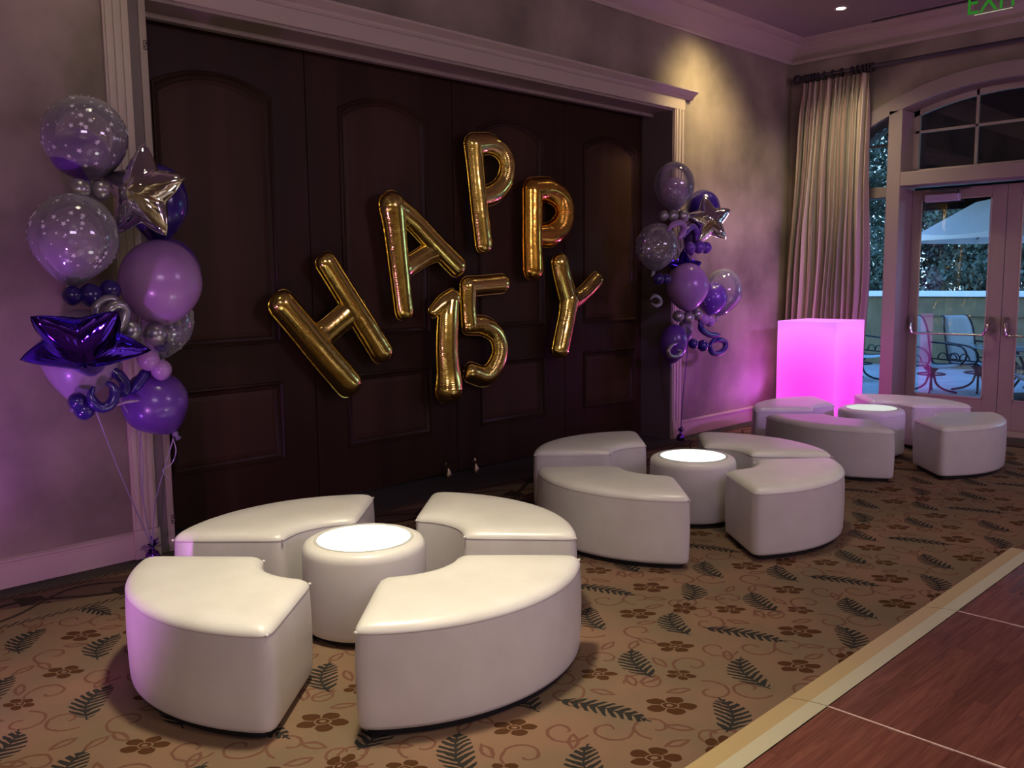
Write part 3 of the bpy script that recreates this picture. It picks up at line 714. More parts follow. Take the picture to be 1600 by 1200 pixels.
to = bpy.data.objects.new('t', tcv); COL.objects.link(to); dg = bpy.context.evaluated_depsgraph_get()
tm = bpy.data.meshes.new_from_object(to.evaluated_get(dg)); bpy.data.objects.remove(to)
tm.materials.clear(); lt = link('lettering', tm, M['green'], ex); lt.matrix_local = Matrix(((0, 0, -1, -.006), (-.8, 0, 0, 0), (0, 1, 0, -.262), (0, 0, 0, 1)))

# ---------------------------------------------------------------- gold foil letters
def foil_tube(P, Rr, flat=.88, wr_=.075, cap=8, res=.005, wk=None):
    """P: 2-D points (x,z) in the letter plane, radii Rr (m). elliptical inflated tube with pinched wrinkles"""
    S = spline([(p[0], p[1], r) for p, r in zip(P, Rr)], 10) if len(P) > 2 else [np.array([P[0][0]*(1-t)+P[1][0]*t, P[0][1]*(1-t)+P[1][1]*t, Rr[0]*(1-t)+Rr[1]*t]) for t in np.linspace(0, 1, 24)]
    S = np.array(S); seg = np.linalg.norm(np.diff(S[:, :2], axis=0), axis=1); s = np.concatenate([[0], np.cumsum(seg)])
    m = max(8, int(s[-1] / res)); q = np.linspace(0, s[-1], m); C = np.stack([np.interp(q, s, S[:, i]) for i in range(3)], 1)
    T = np.gradient(C[:, :2], axis=0); T /= np.linalg.norm(T, axis=1)[:, None]
    kap = np.gradient(np.unwrap(np.arctan2(T[:, 1], T[:, 0]))) / max(q[1] - q[0], 1e-6)
    rows = []   # (centre, tangent, r, s, curvature)
    r0, r1 = C[0, 2], C[-1, 2]
    for i in range(cap, 0, -1):
        a = PI / 2 * i / cap; rows.append((C[0, :2] - T[0] * r0 * .9 * math.sin(a), T[0], max(r0 * math.cos(a) ** .6, .001), -r0 * math.sin(a), 0, i / cap))
    for i in range(m): rows.append((C[i, :2], T[i], C[i, 2], q[i], kap[i], 0))
    for i in range(1, cap + 1):
        a = PI / 2 * i / cap; rows.append((C[-1, :2] + T[-1] * r1 * .9 * math.sin(a), T[-1], max(r1 * math.cos(a) ** .6, .001), q[-1] + r1 * math.sin(a), 0, i / cap))
    n = 28; V = []; F = []
    for (c, t, r, ss, k, cp_) in rows:
        nx, nz = -t[1], t[0]
        for j in range(n):
            a = 2 * PI * j / n; ca, sa = math.cos(a), math.sin(a)
            side = ca; inner = max(0, side * (1 if k > 0 else -1)) * min(abs(k) * r * 2.2, 1)
            w = 1 + wr_ * (inner * math.sin(ss * 330) * .9 + .25 * abs(ca) ** 6 * math.sin(ss * 420 + 2) ) + cp_ * wr_ * .5 * math.sin(9 * a + ss * 40)
            pr = 1 + .05 * abs(ca) ** 10   # seam pinch
            V.append((c[0] + nx * r * ca * w * pr, -sa * r * flat * w, c[1] + nz * r * ca * w * pr))
    L_ = len(rows)
    for i in range(L_ - 1):
        for j in range(n): F.append((i*n+j, i*n+(j+1) % n, (i+1)*n+(j+1) % n, (i+1)*n+j))
    F += [tuple(reversed(range(n))), tuple((L_-1)*n + j for j in range(n))]
    # flat heat-sealed rim
    V2 = []; F2 = []
    for (c, t, r, ss, k, cp_) in rows:
        nx, nz = -t[1], t[0]; e = r * 1.05 + .006
        for sgn in (-1, 1):
            V2.append((c[0] + sgn * nx * e, -.0006, c[1] + sgn * nz * e)); V2.append((c[0] + sgn * nx * e, .0006, c[1] + sgn * nz * e))
    for i in range(L_ - 1):
        a, b_ = 4 * i, 4 * i + 4; F2 += [(a, a+2, b_+2, b_), (a+1, b_+1, b_+3, a+3), (a, b_, b_+1, a+1), (a+2, a+3, b_+3, b_+2)]
    return V, F, V2, F2
YL = 5.73
def letter(name, strokes, label, mat='gold', flat=.88, yaw=0.0, yl=YL):
    pts = [p for st in strokes for p in st if not isinstance(p, float)]; cu = sum(p[0] for p in pts) / len(pts); cv = sum(p[1] for p in pts) / len(pts)
    c = on_y(cu, cv, yl); t = empty(name, c, label, 'balloon', 'gold foil letter balloons on the dark doors')
    body = MB(); rim = MB()
    for st in strokes:
        P = []; R = []; fl_ = flat
        if isinstance(st[-1], float): fl_ = st[-1]; st = st[:-1]
        for (u, v, r) in st:
            w = on_y(u, v, yl); P.append((w.x - c.x, w.z - c.z)); R.append(r * depth_of(w) / FPX * 1.02)
        a, b_, a2, b2 = foil_tube(P, R, fl_); body.add(a, b_); rim.add(a2, b2)
    body.build('foil_body', M[mat], t, smooth=True); rim.build('seam_rim', M[mat], t)
    return t
letter('letter_balloon', [[(441, 476, 22), (470, 510, 22), (505, 553, 22), (543, 597, 22)], [(510, 411, 18), (538, 456, 18), (566, 501, 18.5), (595, 548, 19)], [(497, 530, 23), (511, 518, 19), (539, 494, 19), (554, 482, 22), .52]],
       'gold foil letter H, first and lowest letter of the arched word HAPPY')
letter('letter_balloon', [[(612, 322, 22), (617, 360, 19), (624, 425, 17), (631, 485, 16)], [(612, 322, 22), (640, 340, 17), (676, 378, 16.5), (712, 415, 16.5)], [(628, 421, 19), (640, 414, 15), (664, 399, 15), (680, 390, 18), .6]],
       'gold foil letter A between the H and the topmost P')
letter('letter_balloon', [[(739, 226, 17), (742, 262, 15), (749, 330, 15), (755, 381, 15)], [(741, 226, 17), (765, 225, 15), (784, 237, 14), (792, 258, 14), (788, 282, 14.5), (774, 300, 15), (752, 308, 15)]],
       'gold foil letter P, the highest of all the letters')
letter('letter_balloon', [[(831, 299, 18), (831, 330, 17.5), (831, 380, 17.5), (832, 420, 18)], [(832, 297, 18), (857, 297, 18), (875, 310, 17.5), (882, 332, 17.5), (876, 353, 18), (861, 366, 18), (836, 368, 16)]],
       'orange-gold foil letter P right of and below the highest P', 'gold2')
letter('letter_balloon', [[(874, 411, 16), (879, 435, 16), (888, 470, 16)], [(889, 468, 18), (885, 495, 16), (880, 520, 16), (875, 545, 16)], [(890, 474, 16), (908, 462, 13), (922, 448, 13), (931, 438, 12.5)]],
       'gold foil letter Y, rightmost letter of the word HAPPY')
letter('number_balloon', [[(702, 472, 16), (699, 500, 18), (698, 545, 19), (700, 580, 20), (701, 600, 23), (701, 608, 24)], [(706, 466, 14), (692, 474, 13), (677, 487, 9)]],
       'gold foil numeral 1, left of the 5 under the word', yl=5.70)
letter('number_balloon', [[(731, 448, 15), (752, 446, 14), (783, 443, 14)], [(731, 448, 15), (731, 478, 13.5), (733, 506, 14)], [(731, 509, 13), (755, 509, 14.5), (774, 522, 14), (781, 547, 14), (773, 573, 14.5), (757, 588, 15), (735, 582, 15)]],
       'gold foil numeral 5, right of the 1 under the word', yl=5.73)
for i, (u, v, yy, lb) in enumerate(((698, 746, 5.77, 'small champagne foil weight on the floor, left of a pair by the dark doors'), (743.5, 739, 5.75, 'small champagne foil weight on the floor, right of a pair by the dark doors'))):
    r = ray(u, v); p = CW + r * (-CZ / r.z); t = empty('balloon_weight', (p.x, min(p.y, 5.78), 0), lb, 'balloon weight', 'gold balloon weights by the dark doors')
    MB().lathe([(0, 0), (.028, 0), (.032, .02), (.026, .05), (.012, .075), (.010, .085)], 14).build('weight_body', M['brass'], t, auto=50)
    fr_ = MB(); rr = random.Random(i)
    for k in range(16):
        a = rr.uniform(0, 2 * PI); e = rr.uniform(.1, 1.2); l = rr.uniform(.03, .055)
        d = Vector((math.cos(a) * math.cos(e), math.sin(a) * math.cos(e), math.sin(e))); q = Vector((0, 0, .08)); s_ = d.cross(Vector((0, 0, 1))).normalized() * .008
        fr_.add([q, q + d * l + s_, q + d * l * 1.1, q + d * l - s_], [(0, 1, 2, 3)])
    fr_.build('foil_tuft', M['brass'], t)
    top = on_y((701, 757)[i], (620, 600)[i], 5.70); MB().tube([(0, 0, .08), (top.x - p.x, top.y - min(p.y, 5.78), top.z)], .0012, 5).build('thread', M['black'], t)

# ---------------------------------------------------------------- balloons
def teardrop(r, rz, n=32, m=22, neck=.28):
    prof = []
    for i in range(m + 1):
        a = PI * i / m; z = math.cos(a) * rz; rr = math.sin(a) * r
        if z < 0: rr *= 1 - neck * (abs(z) / rz) ** 2.2; z *= 1.0 + .06 * neck * 4 * (abs(z) / rz) ** 4
        prof.append((max(rr, 0), z))
    prof = prof[::-1]; prof[0] = (.006, prof[0][1]); prof[-1] = (0, prof[-1][1]); return prof
def star2d(r):
    return [((r if k % 2 == 0 else r * .42) * math.cos(PI / 2 + PI * k / 5), (r if k % 2 == 0 else r * .42) * math.sin(PI / 2 + PI * k / 5)) for k in range(10)]
def balloon(u, v, ru, rv, Y, mat, label, group, tilt=(0, 0), name='balloon', stars=0, neck=.28, dots=False, knot=True, smin=0.0):
    c = on_y(u, v, Y); s = depth_of(c) / FPX; r, rz = ru * s, rv * s
    t = empty(name, c, label, 'balloon', group); t.rotation_euler = (tilt[0], tilt[1], 0)
    prof = teardrop(r, rz, neck=neck); MB().lathe(prof, 32).build('skin', mat, t, smooth=True)
    if knot:
        z = prof[0][1]; k = r * .09 + .004; MB().lathe([(0, z - 2.6 * k), (k, z - 2.4 * k), (k * .5, z - 1.6 * k), (k, z - .8 * k), (k * .7, z + .2 * k)], 10).build('knot', M['knot'] if mat is not M['clear'] else M['clear'], t, smooth=True)
    if stars:
        rs = random.Random(int(u * 7 + v)); mb = MB(); cnt = 0
        while cnt < stars:
            z = rs.uniform(-.65, 1); a = rs.uniform(0, 2 * PI); h = math.sqrt(1 - z * z)
            nk = 1 - (neck * (abs(z)) ** 2.2 if z < 0 else 0)
            p = Vector((r * h * math.cos(a) * nk, r * h * math.sin(a) * nk, rz * z)); nr = Vector((p.x / r / r, p.y / r / r, p.z / rz / rz)).normalized()
            tx = nr.cross(Vector((0, 0, 1))).normalized(); ty = nr.cross(tx); sr = r * rs.choice((.028, .045, .07)); ro = rs.uniform(0, 6)
            P = star2d(sr); V = []
            for (a1, b1) in P:
                a2 = a1 * math.cos(ro) - b1 * math.sin(ro); b2 = a1 * math.sin(ro) + b1 * math.cos(ro); V.append(p * 1.004 + tx * a2 + ty * b2)
            mb.add(V + [p * 1.006], [(k, (k + 1) % 10, 10) for k in range(10)]); cnt += 1
        so = mb.build('star_print', M['star_print'], t); so['kind'] = 'stuff'
    return t
def small(u, v, r, Y, mat, label, group): return balloon(u, v, r, r * 1.02, Y, mat, label, group, neck=.1, name='small_balloon', knot=False)
def foil_star(pts_dir, c, R, H, mat, label, group, rot):
    t = empty('star_balloon', c, label, 'balloon', group); t.rotation_euler = (Matrix.Rotation(rot[2], 3, 'Z') @ Matrix.Rotation(rot[0], 3, 'X') @ Matrix.Rotation(rot[1], 3, 'Z')).to_euler()
    nr_, nt_ = 22, 100; V = [(0, 0, H)]; rings = []; V2 = []
    def Rt(a):
        k = 2 * PI / 5; f = abs(((a - PI / 2) % k) / k - .5) * 2      # 1 at a tip, 0 in a notch
        s = f ** 1.5; return R * (.56 + .44 * s)
    V = [(0, 0, H)]; F = []
    for sgn in (1, -1):
        base = len(V) if sgn < 0 else 0
        if sgn < 0: V.append((0, 0, -H)); 
        off = len(V)
        for i in range(1, nr_ + 1):
            rho = i / nr_
            for j in range(nt_):
                a = 2 * PI * j / nt_; q = Rt(a); fac = (R * .56 / q) ** .9
                prof = (1 - rho ** 2.0) ** .62
                wob = 1 + .06 * math.sin(a * 5 * 7) * rho ** 3
                hh = H * prof * (fac + (1 - fac) * (1 - rho)) * wob
                V.append((q * rho * math.cos(a), q * rho * math.sin(a), sgn * hh))
        c0 = 0 if sgn > 0 else base
        for j in range(nt_):
            j2 = (j + 1) % nt_; F.append((c0, off + j, off + j2)[::sgn])
            for i in range(nr_ - 1): F.append((off + i*nt_ + j, off + (i+1)*nt_ + j, off + (i+1)*nt_ + j2, off + i*nt_ + j2)[::sgn])
    mb = MB(); mb.add(V, F); mb.build('foil_body', mat, t, smooth=True)
    V = []; F = []
    for j in range(nt_):
        a = 2 * PI * j / nt_; q = Rt(a)
        for e, z in ((q * .985, .001), (q + .007, .0005), (q + .007, -.0005), (q * .985, -.001)): V.append((e * math.cos(a), e * math.sin(a), z))
    for j in range(nt_):
        j2 = (j + 1) % nt_
        for k in range(3): F.append((4*j + k, 4*j + k + 1, 4*j2 + k + 1, 4*j2 + k))
    MB().add(V, F).build('seam_rim', mat, t); return t
def curl(P, r, Y, mat, label, group, wob=None):
    c = on_y(P[0][0], P[0][1], Y); s = depth_of(c) / FPX; t = empty('curled_balloon', c, label, 'balloon', group)
    Q = [on_y(p[0], p[1], Y + (p[2] if len(p) > 2 else 0)) - c for p in P]; Q = spline(Q, 8); m = len(Q)
    R = [r * s * min(1, .35 + 3 * i / m, .35 + 3 * (m - 1 - i) / m) for i in range(m)]
    MB().tube(Q, R, 12).build('tube', mat, t, smooth=True); return t
def ribbon(P, label, group, mat='ribbon', r=.0035):
    c = P[0]; t = empty('ribbon', c, label, 'ribbon', group); Q = spline([Vector(p) - Vector(c) for p in P], 10)
    MB().tube(Q, r, 5).build('strand', M[mat], t, smooth=True); return t

GL = 'balloon bouquet by the left door jamb'; YB_ = 5.08
bal = balloon
bal(133, 215, 63, 64, YB_, M['clear'], 'clear balloon with white stars, topmost of the left bouquet', GL, (.1, -.25), stars=170, neck=.15)
bal(124, 240, 43, 39, YB_, M['purple'], 'purple balloon inside the topmost clear star balloon, left bouquet', GL, (.1, -.25))
bal(116, 372, 66, 70, YB_ - .12, M['clear'], 'clear star-printed balloon below two silver ones, second from top on the left', GL, (0, .15), stars=170, neck=.3)
bal(112, 384, 45, 46, YB_ - .12, M['lavpale'], 'pale lilac balloon inside the second clear star balloon, left bouquet', GL, (0, .1))
bal(247, 318, 45, 60, YB_ + .06, M['indigo'], 'dark indigo balloon behind the silver foil star, left bouquet', GL, (0, .1))
bal(262, 432, 50, 60, YB_ + .14, M['purple'], 'purple balloon behind the big lavender one, left bouquet', GL)
bal(251, 441, 62, 66, YB_ - .12, M['lav'], 'large round lavender balloon below the silver star, left bouquet', GL, (.1, 0), neck=.15)
bal(262, 507, 39, 52, YB_ + .05, M['clear'], 'clear star-printed balloon behind the small silver ones, left bouquet', GL, (0, .3), stars=150)
bal(258, 516, 26, 32, YB_ + .05, M['indigo'], 'dark blue balloon inside the clear one beside the door, left bouquet', GL)
bal(127, 553, 60, 70, YB_ + .02, M['lavpale'], 'pale lavender balloon behind the purple foil star, left bouquet', GL, (0, .2), neck=.3)
bal(243, 630, 50, 52, YB_ - .02, M['purple'], 'purple balloon lowest on the right of the left bouquet', GL, (0, -.5), neck=.3)
foil_star(None, on_y(222, 302, YB_ - .2), .27, .12, M['silverfoil'], 'silver foil star with mirror shine, upper part of the left bouquet', GL, (math.radians(86), math.radians(-3), math.radians(-60)))
foil_star(None, on_y(131, 538, YB_ - .28), .325, .12, M['purplefoil'], 'shiny purple foil star jutting out low in the left bouquet', GL, (math.radians(142), math.radians(184), math.radians(-22)))
for u, v, r, m_, lb in ((124, 297, 17, 'silver', 'small silver balloon under the topmost clear balloon, left of a pair'), (157, 298, 15, 'silver', 'small silver balloon under the topmost clear balloon, right of a pair'),
                        (113, 462, 15, 'indigo', 'small indigo balloon, outermost of three under the second clear balloon'), (142, 461, 18, 'indigo', 'small indigo balloon, middle of three under the second clear balloon'), (172, 453, 16, 'indigo', 'small indigo balloon touching the big lavender balloon, left bouquet'),
                        (205, 517, 17, 'silver', 'small silver balloon right of the purple foil star'), (243, 522, 18, 'silver', 'small silver balloon under the big lavender balloon'),
                        (232, 562, 17, 'lav', 'small lavender balloon at the right tip of the purple foil star'), (252, 578, 16, 'lav', 'small lavender balloon above the lowest purple balloon'),
                        (132, 640, 16, 'indigo', 'small indigo balloon at the bottom left of the left bouquet'), (121, 627, 14, 'indigo', 'small indigo balloon tucked behind another, bottom left of the bouquet')):
    small(u, v, r, YB_ - .16, M[m_], lb, GL)
curl([(152, 500), (150, 482), (160, 470), (176, 468), (180, 480), (172, 492, .03)], 8, YB_ - .2, M['silver'], 'silver looped twist balloon, outer loop above the purple foil star', GL)
curl([(170, 496), (170, 486), (180, 477), (192, 479), (196, 492), (190, 508), (180, 516), (176, 505, .04)], 8, YB_ - .26, M['silver'], 'silver looped twist balloon, inner loop touching the small silver balloon', GL)
curl([(146, 604), (142, 618), (148, 631), (160, 637), (172, 632), (179, 618), (176, 604), (166, 598)], 8.5, YB_ - .22, M['indigo'], 'indigo C-shaped curled balloon below the purple foil star', GL)
curl([(170, 574), (184, 585), (194, 598), (194, 612), (184, 618)], 9, YB_ - .12, M['indigo'], 'indigo curled balloon hanging behind the ribbons, left bouquet', GL)
curl([(205, 614), (214, 602), (224, 588), (232, 574)], 9, YB_ - .1, M['indigo'], 'indigo twisted balloon next to the lowest purple balloon', GL)
curl([(182, 633), (198, 628), (218, 626)], 2.5, YB_ - .16, M['lavpale'], 'thin pale balloon neck crossing the lowest purple balloon', GL)
def weight(x, y, label, group):
    t = empty('balloon_weight', (x, y, 0), label, 'balloon weight', None)
    MB().lathe([(0, 0), (.035, .0), (.045, .025), (.036, .055), (.014, .072), (.012, .085)], 14).build('weight_body', M['weight'], t, auto=50)
    rr = random.Random(int(x * 10)); mb = MB()
    for k in range(26):
        a = rr.uniform(0, 2 * PI); e = rr.uniform(-.1, 1.3); l = rr.uniform(.03, .07); d = Vector((math.cos(a) * math.cos(e), math.sin(a) * math.cos(e), math.sin(e)))
        q = Vector((0, 0, .08)); s_ = d.cross(Vector((0, 0, 1))).normalized() * .011; mb.add([q, q + d * l + s_, q + d * l * 1.15, q + d * l - s_], [(0, 1, 2, 3)])
    mb.build('foil_tuft', M['weight'], t); return t
weight(2.12, 5.36, 'purple foil balloon weight at the foot of the left casing', GL)
wl = Vector((2.12, 5.36, .085))
for P, lb in (([(150, 643, 5.0), (190, 745, 5.15), None], 'silver ribbon running diagonally from the lower left balloons to the weight'),
              ([(219, 615, 5.0), (221, 655, 5.05), (219, 700, 5.15), (222, 770, 5.25), None], 'purple and silver ribbon hanging almost straight from the left bouquet'),
              ([(180, 610, 4.95), (220, 690, 5.1), (224, 780, 5.25), None], 'thin ribbon strand beside the straight ribbon, left bouquet'),
              ([(271, 685, 5.05), (258, 730, 5.12), (243, 785, 5.25), None], 'ribbon from the lowest purple balloon down to the weight'),
              ([(270, 684, 5.05), (275, 705, 5.04), (268, 725, 5.06), (254, 735, 5.08), (266, 752, 5.08)], 'loose curl of silver ribbon under the lowest purple balloon')):
    ribbon([wl if p is None else on_y(*p) for p in P], lb, 'ribbons of the left bouquet', r=.0028 if 'thin' in lb or 'curl' in lb else .0038)
# right bouquet
GR = 'balloon bouquet by the right door casing'; YR = 5.2
bal(1053, 290, 32, 37, YR, M['clear'], 'clear balloon topmost in the right bouquet', GR, neck=.25)
bal(1054, 303, 21, 26, YR, M['lav'], 'lavender balloon with white dots inside the topmost clear one, right bouquet', GR, stars=130)
bal(1098, 326, 27, 29, YR + .06, M['indigo'], 'dark purple balloon behind the silver star, right bouquet', GR)
foil_star(None, on_y(1107, 345, YR - .2), .25, .11, M['silverfoil'], 'silver foil star balloon in the right bouquet', GR, (math.radians(84), math.radians(8), math.radians(-36)))
bal(1026, 385, 33, 37, YR - .02, M['clear'], 'clear speckled balloon at the left of the right bouquet', GR, (0, .2), stars=110, neck=.2)
bal(1080, 372, 12, 26, YR, M['purple'], 'long purple balloon partly under the silver star, right bouquet', GR)
foil_star(None, on_y(1069, 420, YR + .1), .20, .07, M['purplefoil'], 'dark purple foil star with tip above the big lavender balloon, right bouquet', GR, (math.radians(88), 0, math.radians(-30)))
bal(1074, 448, 33, 37, YR - .12, M['lav'], 'large lavender balloon in the middle of the right bouquet', GR, neck=.2)
bal(1128, 456, 31, 37, YR, M['clear'], 'clear balloon at the right edge of the right bouquet', GR, (0, .3), neck=.3)
bal(1113, 466, 23, 26, YR, M['purple'], 'purple balloon with white dots inside the clear one, right bouquet', GR, (0, .3), stars=110)
bal(1052, 537, 22, 31, YR - .05, M['purple'], 'greyish purple balloon at the bottom of the right bouquet', GR, (.2, -.1), neck=.2)
bal(1071, 516, 12, 18, YR + .08, M['lavpale'], 'pale balloon half hidden above the bottom balloon, right bouquet', GR)
for u, v, r, m_, lb in ((1037, 337, 8, 'silver', 'small silver balloon, leftmost of three under the topmost clear balloon, right bouquet'), (1051, 337, 9, 'silver', 'small silver balloon, middle of three under the topmost clear balloon, right bouquet'), (1067, 338, 10, 'silver', 'small silver balloon beside the silver star tip, right bouquet'),
                        (1078, 387, 9, 'purple', 'small purple balloon, leftmost of three under the silver star'), (1092, 386, 10, 'purple', 'small purple balloon, middle of three under the silver star'), (1103, 387, 9, 'purple', 'small purple balloon, rightmost of three under the silver star'),
                        (1029, 436, 9, 'indigo', 'small indigo balloon left of the big lavender one, right bouquet'), (1041, 436, 8, 'indigo', 'small indigo balloon touching the big lavender one, right bouquet'),
                        (1060, 494, 9, 'silver', 'small silver balloon, leftmost of three under the big lavender one, right bouquet'), (1075, 497, 10, 'silver', 'small silver balloon, middle of three under the big lavender one, right bouquet'), (1089, 491, 9, 'silver', 'small silver balloon, rightmost of three under the big lavender one, right bouquet'),
                        (1099, 499, 9, 'lav', 'small lavender balloon next to the three silver ones, right bouquet'), (1109, 502, 8.5, 'lav', 'small lavender balloon above the indigo curl, right bouquet'),
                        (1083, 537, 8, 'indigo', 'small indigo balloon beside the bottom balloon, right bouquet'), (1098, 540, 9, 'indigo', 'small indigo balloon at the start of the looped curl, right bouquet')):
    small(u, v, r, YR - .14, M[m_], lb, GR)
curl([(1043, 361), (1050, 352), (1062, 348), (1069, 355), (1064, 368), (1060, 373)], 5, YR - .18, M['lav'], 'lavender arched curl balloon near the top of the right bouquet', GR)
curl([(1067, 372), (1072, 362), (1082, 354), (1088, 362), (1088, 376)], 5, YR - .15, M['purple'], 'purple curl balloon beside the lavender curl, right bouquet', GR)
curl([(1093, 503), (1096, 514), (1106, 522), (1118, 524), (1125, 523)], 5, YR - .15, M['indigo'], 'indigo curl balloon bending right below the small lavender ones', GR)
curl([(1119, 526), (1110, 538), (1112, 550), (1122, 552), (1132, 545), (1133, 535), (1124, 531), (1114, 534), (1108, 541)], 4.5, YR - .15, M['indigo'], 'indigo curl balloon with a round loop, lowest right of the right bouquet', GR)
curl([(1058, 536), (1049, 540), (1044, 548), (1048, 556), (1058, 556), (1065, 550), (1058, 546)], 3, YR - .26, M['silver'], 'silver spiral balloon in front of the bottom balloon, right bouquet', GR)
curl([(1016, 468), (1022, 462), (1030, 466), (1032, 474), (1024, 478), (1018, 474)], 3.2, YR - .1, M['silver'], 'dim silver curl balloon against the door jamb, right bouquet', GR)
weight(7.69, 5.34, 'purple foil balloon weight at the foot of the right casing', GR)
wrp = Vector((7.69, 5.34, .085))
ribbon([on_y(1076, 506, 5.2), on_y(1073, 560, 5.22), on_y(1067, 620, 5.28), wrp], 'dark purple ribbon hanging straight under the right bouquet', 'ribbons of the right bouquet', 'ribbonp', .0045)
ribbon([on_y(1085, 545, 5.2), on_y(1079, 590, 5.24), on_y(1072, 640, 5.3), wrp], 'silvery ribbon right of the dark one, right bouquet', 'ribbons of the right bouquet', 'ribbon', .002)
ribbon([on_y(1056, 565, 5.2), on_y(1058, 600, 5.3), on_y(1055, 645, 5.33), wrp], 'curly silver ribbon over the right casing', 'ribbons of the right bouquet', 'ribbon', .002)
ribbon([on_y(1060, 410, 5.22), on_y(1056, 385, 5.24), on_y(1059, 345, 5.2)], 'thin ribbon between the upper balloons of the right bouquet', 'ribbons of the right bouquet', 'ribbon', .002)
ribbon([on_y(1098, 395, 5.2), on_y(1105, 410, 5.2), on_y(1101, 425, 5.2), on_y(1106, 440, 5.2)], 'loose thin ribbon under the small purple balloons, right bouquet', 'ribbons of the right bouquet', 'ribbon', .002)

# ---------------------------------------------------------------- patio outside
struct(MB().box((W + .5, -8, -.12), (17.2, 16, -.02)).build('patio', M['patio']))
pw = MB().box((17.2, -8, -.1), (17.5, 8.3, 1.30)).box((17.15, -8, .95), (17.2, 7.3, 1.28)); pwo = struct(pw.build('parapet_wall', M['parapet']))
struct(MB().box((17.08, -8, 1.30), (17.62, 7.65, 1.40)).build('parapet_coping', M['cap'], bevel=.015))
rl = empty('railing', (17.3, 8.5, 0), 'thin metal cable railing outside, beyond the sidelight', 'railing')
MB().box((-.02, -.2, 0), (.02, -.16, 1.35)).box((-.02, 2.2, 0), (.02, 2.24, 1.35)).build('post', M['darkmetal'], rl)
for z in (.3, .62, .95, 1.3): MB().tube([(0, -.2, z), (0, 5, z)], .012, 6).build('rail', M['steel'], rl)
pr = MB(); pr.add([(W + .5, -3, 4.35), (W + .5, 5.15, 4.35), (13.1, 5.15, 3.0), (13.1, -3, 3.0), (W + .5, -3, 4.45), (W + .5, 5.15, 4.45), (13.1, 5.15, 3.1), (13.1, -3, 3.1)], [(0,1,2,3),(4,7,6,5),(0,4,5,1),(1,5,6,2),(2,6,7,3),(3,7,4,0)])
pr.box((13.0, -3, 2.60), (13.12, 5.15, 3.06)); struct(pr.build('patio_roof', M['roof']))
# umbrella
um = empty('patio_umbrella', (13.6, 3.70, -.02), 'large white patio umbrella over the outdoor table', 'umbrella')
UR = 1.62; n = 8; uz = 2.27; V = [(0, 0, uz + .88)]; F = []
for ring, (q, zz) in enumerate(((.5, .5), (1, .0), (1.0, -.10))):
    for k in range(n * 4):
        a = 2 * PI * k / (n * 4) + PI / 2; kk = (k % 4) / 4; ap = math.cos(PI / n) / math.cos((kk - .5) * 2 * PI / n); V.append((UR * q * ap * math.cos(a), UR * q * ap * math.sin(a), uz + .88 * zz - .04 * q * math.sin(PI * kk) * (ring < 2)))
for k in range(n * 4):
    k2 = (k + 1) % (n * 4); F += [(0, 1 + k, 1 + k2), (1 + k, 33 + k, 33 + k2, 1 + k2), (33 + k, 65 + k, 65 + k2, 33 + k2)]
c_ = MB(); c_.add(V, F); cn = c_.build('canopy', M['umb'], um)
MB().tube([(0, 0, 0), (0, 0, uz + .9)], .022, 12).build('pole', M['darkmetal'], um, auto=40)
for k in range(n):
    a = 2 * PI * k / n + PI / 2; MB().bar((0, 0, uz + .84), (UR * .99 * math.cos(a), UR * .99 * math.sin(a), uz - .01), .015).build('rib', M['darkmetal'], um)
MB().lathe([(0, 0), (.28, 0), (.28, .05), (.05, .09), (.03, .3)], 20).build('base', M['darkmetal'], um, auto=40)
# table
tb = empty('patio_table', (13.6, 3.70, -.02), 'round glass-topped metal patio table beyond the French doors', 'patio table')
MB().lathe([(.03, .70), (.72, .70), (.74, .712), (.74, .722), (.72, .73), (.03, .73), (.03, .70)], 40).build('table_top', pmat('hammered_top', (.25, .33, .38), .12, .3), tb, auto=40)
for k in range(4):
    a = PI / 4 + k * PI / 2; c, s = math.cos(a), math.sin(a)
    MB().tube(spline([(.55 * c, .55 * s, 0), (.38 * c, .38 * s, .12), (.14 * c, .14 * s, .38), (.30 * c, .30 * s, .60), (.5 * c, .5 * s, .70)], 6), .018, 8).build('leg', M['darkmetal'], tb, auto=60)
MB().tube([(.2 * math.cos(a), .2 * math.sin(a), .42) for a in np.linspace(0, 2 * PI, 25)[:-1]], .012, 6, closed=True).build('hoop', M['darkmetal'], tb)
